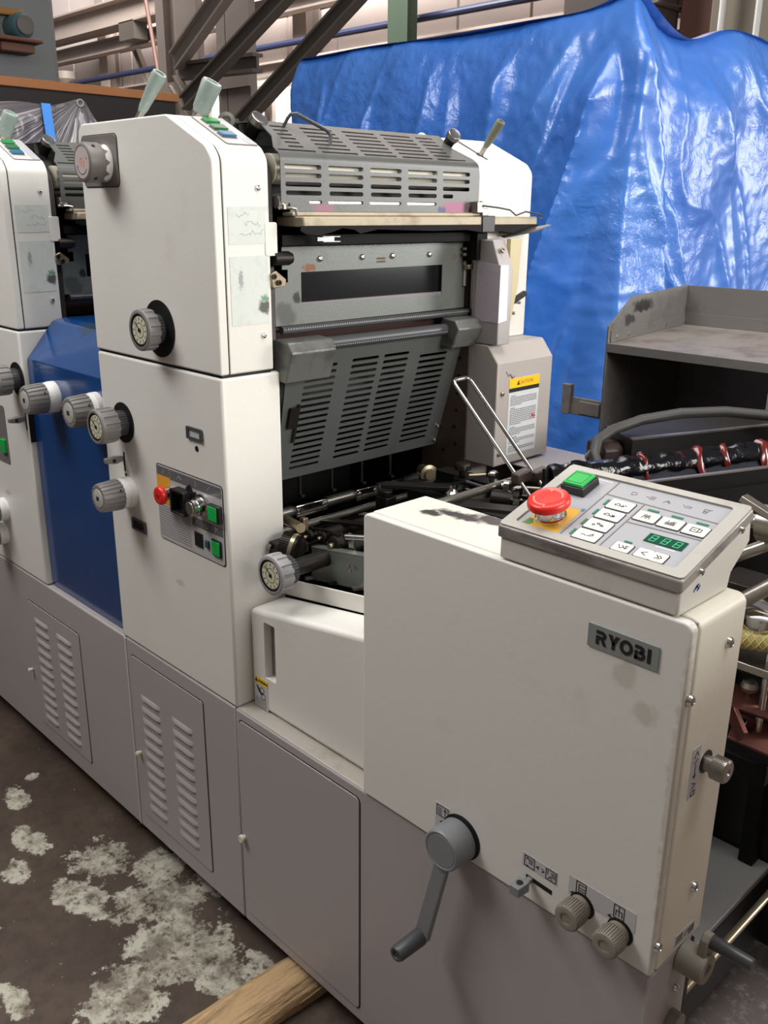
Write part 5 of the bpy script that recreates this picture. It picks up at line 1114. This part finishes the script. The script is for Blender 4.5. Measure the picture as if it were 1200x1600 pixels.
for s_, wid, path in ((.10, .007, ((.001, .108), (.010, .109), (.022, .098), (.032, .06))), (.235, .012, ((.004, .109), (.014, .108), (.028, .085), (.040, .056), (.09, .052), (.135, .050))), (.30, .010, ((.008, .109), (.02, .103), (.031, .075))),
                      (.40, .014, ((.006, .109), (.018, .105), (.030, .078), (.036, .056))), (.47, .010, ((.004, .109), (.018, .104), (.031, .072))), (.56, .016, ((.004, .110), (.016, .107), (.030, .08), (.04, .055)))):
    rings = []
    for k, (w, z) in enumerate(path):
        q = wid*(1, .95, .8, .5, .35, .3)[k]
        rings.append([TF(O1, s_+a*q+.004*math.sin(k*2+s_*30), w-.002*abs(a), z+h) for a, h in ((-1, -.004), (-.5, .002), (.4, .0025), (1, -.004), (.3, -.006))])
    lab(obj('ink_drip', MB().loft(rings), RINK, tr, smooth=60), 'wet red ink')
longprof('trough_rim', O1, [(.142, .098), (.151, .098), (.151, .101), (.142, .101)], -.12, .70, STEEL, tr)
longprof('front_wall', O1, [(.151, -.0), (.157, -.0), (.157, .07), (.151, .07)], -.12, .70, SOOT, tr)
O2 = (.0, .80, .90)
db = thing('duct_bar', 'black ink duct bar lying behind the smeared trough', 'ink duct', (.1, 1.0, .90))
longprof('bar_body', O2, [(-.10, 0), (.015, 0), (.015, .095), (-.085, .105)], 0, .48, M('black_red_stained_bar', (20, 18, 17), .42, .1, .45, (50, 20, 15), 9, gthr=.56), db)
longprof('bar_rim', O2, [(.006, .096), (.0155, .095), (.0155, .0985), (.006, .0995)], 0, .48, STEEL, db)
eb = obj('bar_end', MB().loft([[TF(O2, s, w, z) for w, z in ((-.08, .01), (-.01, .01), (-.01, .07), (-.03, .085), (-.08, .08))] for s in (-.05, -.02, 0)]), M('rusty_black_casting', (58, 44, 40), .45, .3, .6, (120, 60, 40), 22, gthr=.55), db, .004)
obj('end_bolt', MB().lathe(TF(O2, -.05, -.045, .05), -du, [(0, .016), (.01, .016), (.012, .009), (.02, .009), (.022, .005)], 16), STEEL, eb)
ho = obj('rubber_hose', MB().tube([(.01, .69, .935), (-.018, .70, .975), (-.035, .735, .996), (-.034, .79, 1.010), (-.008, .86, 1.026), (.045, .93, 1.039), (.113, 1.0, 1.044), (.182, 1.07, 1.036), (.27, 1.13, 1.02), (.40, 1.18, 1.0)], .0115, 14), HOSE)
tag(ho, 'thick black rubber hose arching over the black duct bar', 'hose')
yh = obj('braided_hose', MB().tube([(.30, .46, .72), (.36, .46, .775), (.43, .47, .792), (.50, .49, .796), (.60, .53, .785)], .0165, 18), YHOSE)
br = MB()
P = [Vector(p) for p in ((.30, .46, .72), (.36, .46, .775), (.43, .47, .792), (.50, .49, .796), (.60, .53, .785))]
for k in range(6):
    for sgn in (1, -1):
        path = []
        for i in range(61):
            t = i/60*4; j = min(int(t), 3); p = P[j].lerp(P[j+1], t-j); d = (P[j+1]-P[j]).normalized(); x = d.cross(Vector((0, 0, 1))).normalized(); y = x.cross(d)
            a = 2*PI*k/6+sgn*i*.42; path.append(p+(x*math.cos(a)+y*math.sin(a))*.0168)
        br.tube(path, .0008, 4)
o = obj('hose_braid', br, M('hose_braid_thread', (206, 190, 124), .5), yh); o['kind'] = 'stuff'
tag(yh, 'yellowish braided clear hose at the right edge beside the feeder cabinet', 'hose')
# grey sheet metal rack
rk = thing('metal_rack', 'worn grey sheet metal rack with an upper shelf in front of the tarpaulin', 'rack', (-.15, 1.5, FLOOR))
RY0, RY1 = 1.30, 1.72
obj('side_wall', MB().prism([(RY0, FLOOR), (RY1, FLOOR), (RY1, 1.25), (1.409, 1.232), (RY0, 1.158)], CX, -.391, -.385), RACK, rk, .001)
obj('side_wall', MB().prism([(RY0, FLOOR), (RY1, FLOOR), (RY1, 1.25), (1.409, 1.232), (RY0, 1.158)], CX, .46, .466), RACK, rk, .001)
obj('back_wall', MB().box(-.385, .46, RY1-.006, RY1, FLOOR, 1.248), RACK, rk, .001)
sh = obj('top_shelf', MB().prism([(RY0, 1.098), (RY0, 1.112), (RY1-.006, 1.133), (RY1-.006, 1.119)], CX, -.385, .46), RACKS, rk, .0015)
obj('shelf_flange', MB().prism([(RY0+.01, 1.113), (RY1-.006, 1.1335), (RY1-.006, 1.165), (RY0+.01, 1.145)], CX, -.385, -.382).box(-.385, .46, RY1-.010, RY1-.006, 1.133, 1.168), RACK, rk, .0005)
obj('front_post', MB().box(.073, .115, RY0, RY0+.02, FLOOR, 1.10), RACKS, rk, .002)
obj('front_lip', MB().box(-.385, .46, RY0-.003, RY0, 1.088, 1.112), RACK, rk, .001)
for y in (1.34, 1.40, 1.60): obj('shelf_bolt', MB().lathe((-.3845, y, 1.125+(y-1.3)*.05), (1, 0, 0), [(0, .006), (.003, .006), (.004, .003)], 12), STEEL, rk)
obj('lower_shelf', MB().box(-.385, .46, RY0+.02, RY1-.006, .62, .635), BLACK, rk, smooth=0)
bkt = obj('side_bracket', MB().box(-.54, -.391, 1.345, 1.355, .886, .938).prism([(-.548, .886), (-.52, .886), (-.52, .975), (-.548, .975)], XZ(1.335), -.02, 0).box(-.49, -.42, 1.338, 1.345, .892, .93), RACKS, rk, .002)

# pallet stack added out of view to keep door light off the feeder end
nb_ = thing('shade_pallet', 'added pallet of wrapped paper, out of view at the right, shading the feeder end', 'pallet', (1.8, .6, FLOOR))
obj('shade_stack', MB().box(1.36, 2.3, -.25, 1.5, FLOOR+.13, 1.32), M('brown_wrapping_paper', (138, 112, 86), .7), nb_, .012)
for y in (-.25, .25, .75, 1.25): obj('deck_board', MB().box(1.34, 2.32, y, y+.22, FLOOR+.105, FLOOR+.13), WOODB, nb_, .002)
for x in (1.34, 1.78, 2.22): obj('bearer', MB().box(x, x+.1, -.25, 1.47, FLOOR, FLOOR+.105), WOODB, nb_, .002)

# timber under the press
wd_ = thing('timber_offcut', 'split pale timber offcut sticking out from under the grey base', 'timber', (-.165, 0, FLOOR))
rings = []
for i in range(15):
    t = i/14; y = -.30+t*.55; cx = -.182+t*.02; r_ = []
    for a, b in ((-.052, 0), (.050, 0), (.052, .02), (.030, .042), (.004, .052), (-.03, .051), (-.05, .032)):
        r_.append((cx+a+.005*noise.noise((y*9, a*50, 1)), y, FLOOR+max(0, b+(.006*noise.noise((y*14, a*60, 5)) if b else 0)) - (.0 if b < .05 else .004)))
    rings.append(r_)
obj('timber_block', MB().loft(rings), WOOD, wd_, smooth=20)
obj('split_splinter', MB().loft([[(-.125, -.22, FLOOR+.02), (-.118, -.22, FLOOR+.02), (-.12, -.22, FLOOR+.03)], [(-.122, -.08, FLOOR+.03), (-.112, -.08, FLOOR+.03), (-.116, -.08, FLOOR+.042)], [(-.118, .02, FLOOR+.03), (-.114, .02, FLOOR+.03), (-.116, .02, FLOOR+.034)]]), WOOD, wd_)

# ================================================================== TARPAULIN
def tarp_mat():
    m = bpy.data.materials.new('blue_tarpaulin'); m.use_nodes = True; nt = m.node_tree; N = nt.nodes; K = nt.links
    b = N['Principled BSDF']; tc = N.new('ShaderNodeTexCoord'); P = tc.outputs['Object']
    n1 = N.new('ShaderNodeTexNoise'); n1.inputs['Scale'].default_value = 3; n1.inputs['Detail'].default_value = 6; K.new(P, n1.inputs['Vector'])
    mx = N.new('ShaderNodeMix'); mx.data_type = 'RGBA'; mx.inputs[6].default_value = (*lin((24, 90, 184)), 1); mx.inputs[7].default_value = (*lin((66, 128, 208)), 1)
    K.new(n1.outputs[0], mx.inputs[0]); K.new(mx.outputs[2], b.inputs['Base Color'])
    b.inputs['Roughness'].default_value = .27; b.inputs['Specular IOR Level'].default_value = .8
    b.inputs['Coat Weight'].default_value = .45; b.inputs['Coat Roughness'].default_value = .48; b.inputs['Coat IOR'].default_value = 1.7
    def bump(scale, strength, dist, prev=None, vor=False):
        if vor:
            n = N.new('ShaderNodeTexVoronoi'); n.feature = 'F1'; n.inputs['Scale'].default_value = scale; src = n.outputs['Distance']
            w = N.new('ShaderNodeTexNoise'); w.inputs['Scale'].default_value = scale*.6; K.new(P, w.inputs['Vector'])
            a = N.new('ShaderNodeVectorMath'); a.operation = 'MULTIPLY_ADD'; a.inputs[1].default_value = (.12, .12, .12); K.new(w.outputs['Color'], a.inputs[0]); K.new(P, a.inputs[2]); K.new(a.outputs[0], n.inputs['Vector'])
        else:
            n = N.new('ShaderNodeTexNoise'); n.inputs['Scale'].default_value = scale; n.inputs['Detail'].default_value = 4; n.inputs['Distortion'].default_value = .8; K.new(P, n.inputs['Vector']); src = n.outputs[0]
        bp = N.new('ShaderNodeBump'); bp.inputs['Strength'].default_value = strength; bp.inputs['Distance'].default_value = dist
        mk = N.new('ShaderNodeTexNoise'); mk.inputs['Scale'].default_value = 1.6; mk.inputs['Detail'].default_value = 2; K.new(P, mk.inputs['Vector'])
        mr = N.new('ShaderNodeMapRange'); mr.inputs[1].default_value = .42; mr.inputs[2].default_value = .58; mr.inputs[3].default_value = .28; mr.inputs[4].default_value = 1.0; K.new(mk.outputs[0], mr.inputs[0])
        mu = N.new('ShaderNodeMath'); mu.operation = 'MULTIPLY'; K.new(src, mu.inputs[0]); K.new(mr.outputs[0], mu.inputs[1]); src = mu.outputs[0]
        K.new(src, bp.inputs['Height'])
        if prev: K.new(prev, bp.inputs['Normal'])
        return bp.outputs[0]
    q = bump(5, .3, .03, None, True); q = bump(14, .6, .014, q); q = bump(45, .45, .005, q); K.new(q, b.inputs['Normal'])
    return m
TX0, TXC, TY0, TY1, TH = -2.87, -.95, 2.2, 4.6, 2.15
def ss(a, b, x):
    t = max(0, min(1, (x-a)/(b-a))); return t*t*(3-2*t)
# fold ridges on the unrolled sheet: (distance from the near corner, depth below the top), height, width
FOLDS = [([(.0, .0), (.05, .3), (.10, .55), (.16, 1.2), (.2, 2.2)], .11, .08), ([(-.05, .10), (-.12, .5), (-.26, .95), (-.30, 1.4), (-.32, 2.2)], .14, .10), ([(.10, .45), (.30, .85), (.58, 1.3), (.8, 2.2)], .11, .10),
         ([(-.22, .1), (-.36, .7), (-.47, 1.3), (-.5, 2.2)], .06, .12), ([(.45, .05), (.7, .6), (.95, 1.5), (1.05, 2.2)], .07, .20), ([(-.55, .05), (-.62, .5), (-.66, 1.2)], .045, .10),
         ([(-.85, .1), (-.84, .6), (-.9, 1.1)], .03, .08), ([(-1.35, .2), (-1.36, .7), (-1.4, 1.2)], .03, .05), ([(-1.66, .05), (-1.68, .5), (-1.72, 1.0)], .035, .05), ([(.9, .0), (1.1, .7), (1.4, 2.2)], .07, .16)]
def tarp_point(u, v):
    """u runs along the foot of the sheet round three sides, v goes from the ridge over the edge to the floor"""
    LA = 1.6; LB = TXC-TX0; LC = TY1-TY0; s = u*(LA+LB+LC)
    if s < LA: bx_, by_, nx, ny = TX0, TY0+LA-s, -1, 0
    elif s < LA+LB: bx_, by_, nx, ny = TX0+(s-LA), TY0, 0, -1
    else: bx_, by_, nx, ny = TXC, TY0+(s-LA-LB), 1, 0
    # blend the normal round the two upright corners
    for c in (LA, LA+LB):
        dd = s-c
        if abs(dd) < .12:
            t = (dd/.12+1)/2; a = (-1, 0) if c == LA else (0, -1); b = (0, -1) if c == LA else (1, 0)
            nx = a[0]*(1-t)+b[0]*t; ny = a[1]*(1-t)+b[1]*t; l = math.hypot(nx, ny); nx /= l; ny /= l
    sc = s-(LA+LB)                       # distance from the near upright corner
    top = TH + .05*math.exp(-(sc/.16)**2) - .07*math.exp(-((sc-.40)/.22)**2)*(sc > 0) - .02*noise.noise((s*1.3, 3, 0)) + .0
    if sc > 1.0: top -= .08*(sc-1.0)
    if v < .22:
        t = v/.22; ix = TX0+(TXC-TX0)*.55; iy = TY0+1.2
        x = ix+(bx_-ix)*t; y = iy+(by_-iy)*t; z = top + .02*math.sin(7*t+s*3)*t*(1-t)
        return (x, y, z)
    h = (v-.22)/.78; z = top-(top-FLOOR)*h; dep = (top-z)
    rnd_ = .05*(1-math.exp(-dep/.05))    # rounded top edge
    # long folds hanging from the corner, plus shallow drapes
    f1 = 0
    for pts, am, w in FOLDS:
        if pts[0][1] <= dep <= pts[-1][1]:
            for (s0, d0), (s1, d1) in zip(pts, pts[1:]):
                if d0 <= dep <= d1:
                    t = (dep-d0)/(d1-d0); c = s0+(s1-s0)*t; e = (sc-c)/(w*(.5+.8*dep))
                    env = ss(pts[0][1], pts[0][1]+.25, dep)*(1-ss(pts[-1][1]-.35, pts[-1][1], dep) if pts[-1][1] < 2.1 else 1)
                    f1 = max(f1, am*env*(math.exp(-abs(e)*1.3) if e > 0 else math.exp(e*.55)))
    f2 = .040*noise.noise((s*1.7+dep*.4, dep*.7, 1.3)) + .022*noise.noise((s*4+dep, dep*1.6, 4))
    rg = 1-abs(noise.noise((s*3.0-dep*1.2*(1 if sc > 0 else -1), dep*1.1+s*.6, 7)))*2
    f3 = max(0, rg)**5*.022*ss(0, .3, dep)
    rg2 = 1-abs(noise.noise((s*9+dep*3, dep*6-s*2, 17)))*2
    f4 = max(0, rg2)**4*.0025
    fl = .06*dep/2.2
    d = rnd_-.05+f1+f2+f3+f4+fl+.0035*noise.noise((s*22, dep*22, 9))
    return (bx_+nx*d, by_+ny*d, z)
V = []; Fc = []; nu, nv = 520, 300
for j in range(nv+1):
    for i in range(nu+1): V.append(tarp_point(i/nu, j/nv))
for j in range(nv):
    for i in range(nu): a = j*(nu+1)+i; Fc.append((a, a+1, a+nu+2, a+nu+1))
tp_ = obj('tarpaulin', MB().add(V, Fc), tarp_mat(), None, smooth=75)
tag(tp_, 'large glossy crumpled blue tarpaulin draped over a tall machine behind the press', 'tarpaulin')
cm = thing('covered_machine', 'bulky machine hidden under the blue tarpaulin', 'machine', (-1.9, 3.2, FLOOR)) if 0 else None
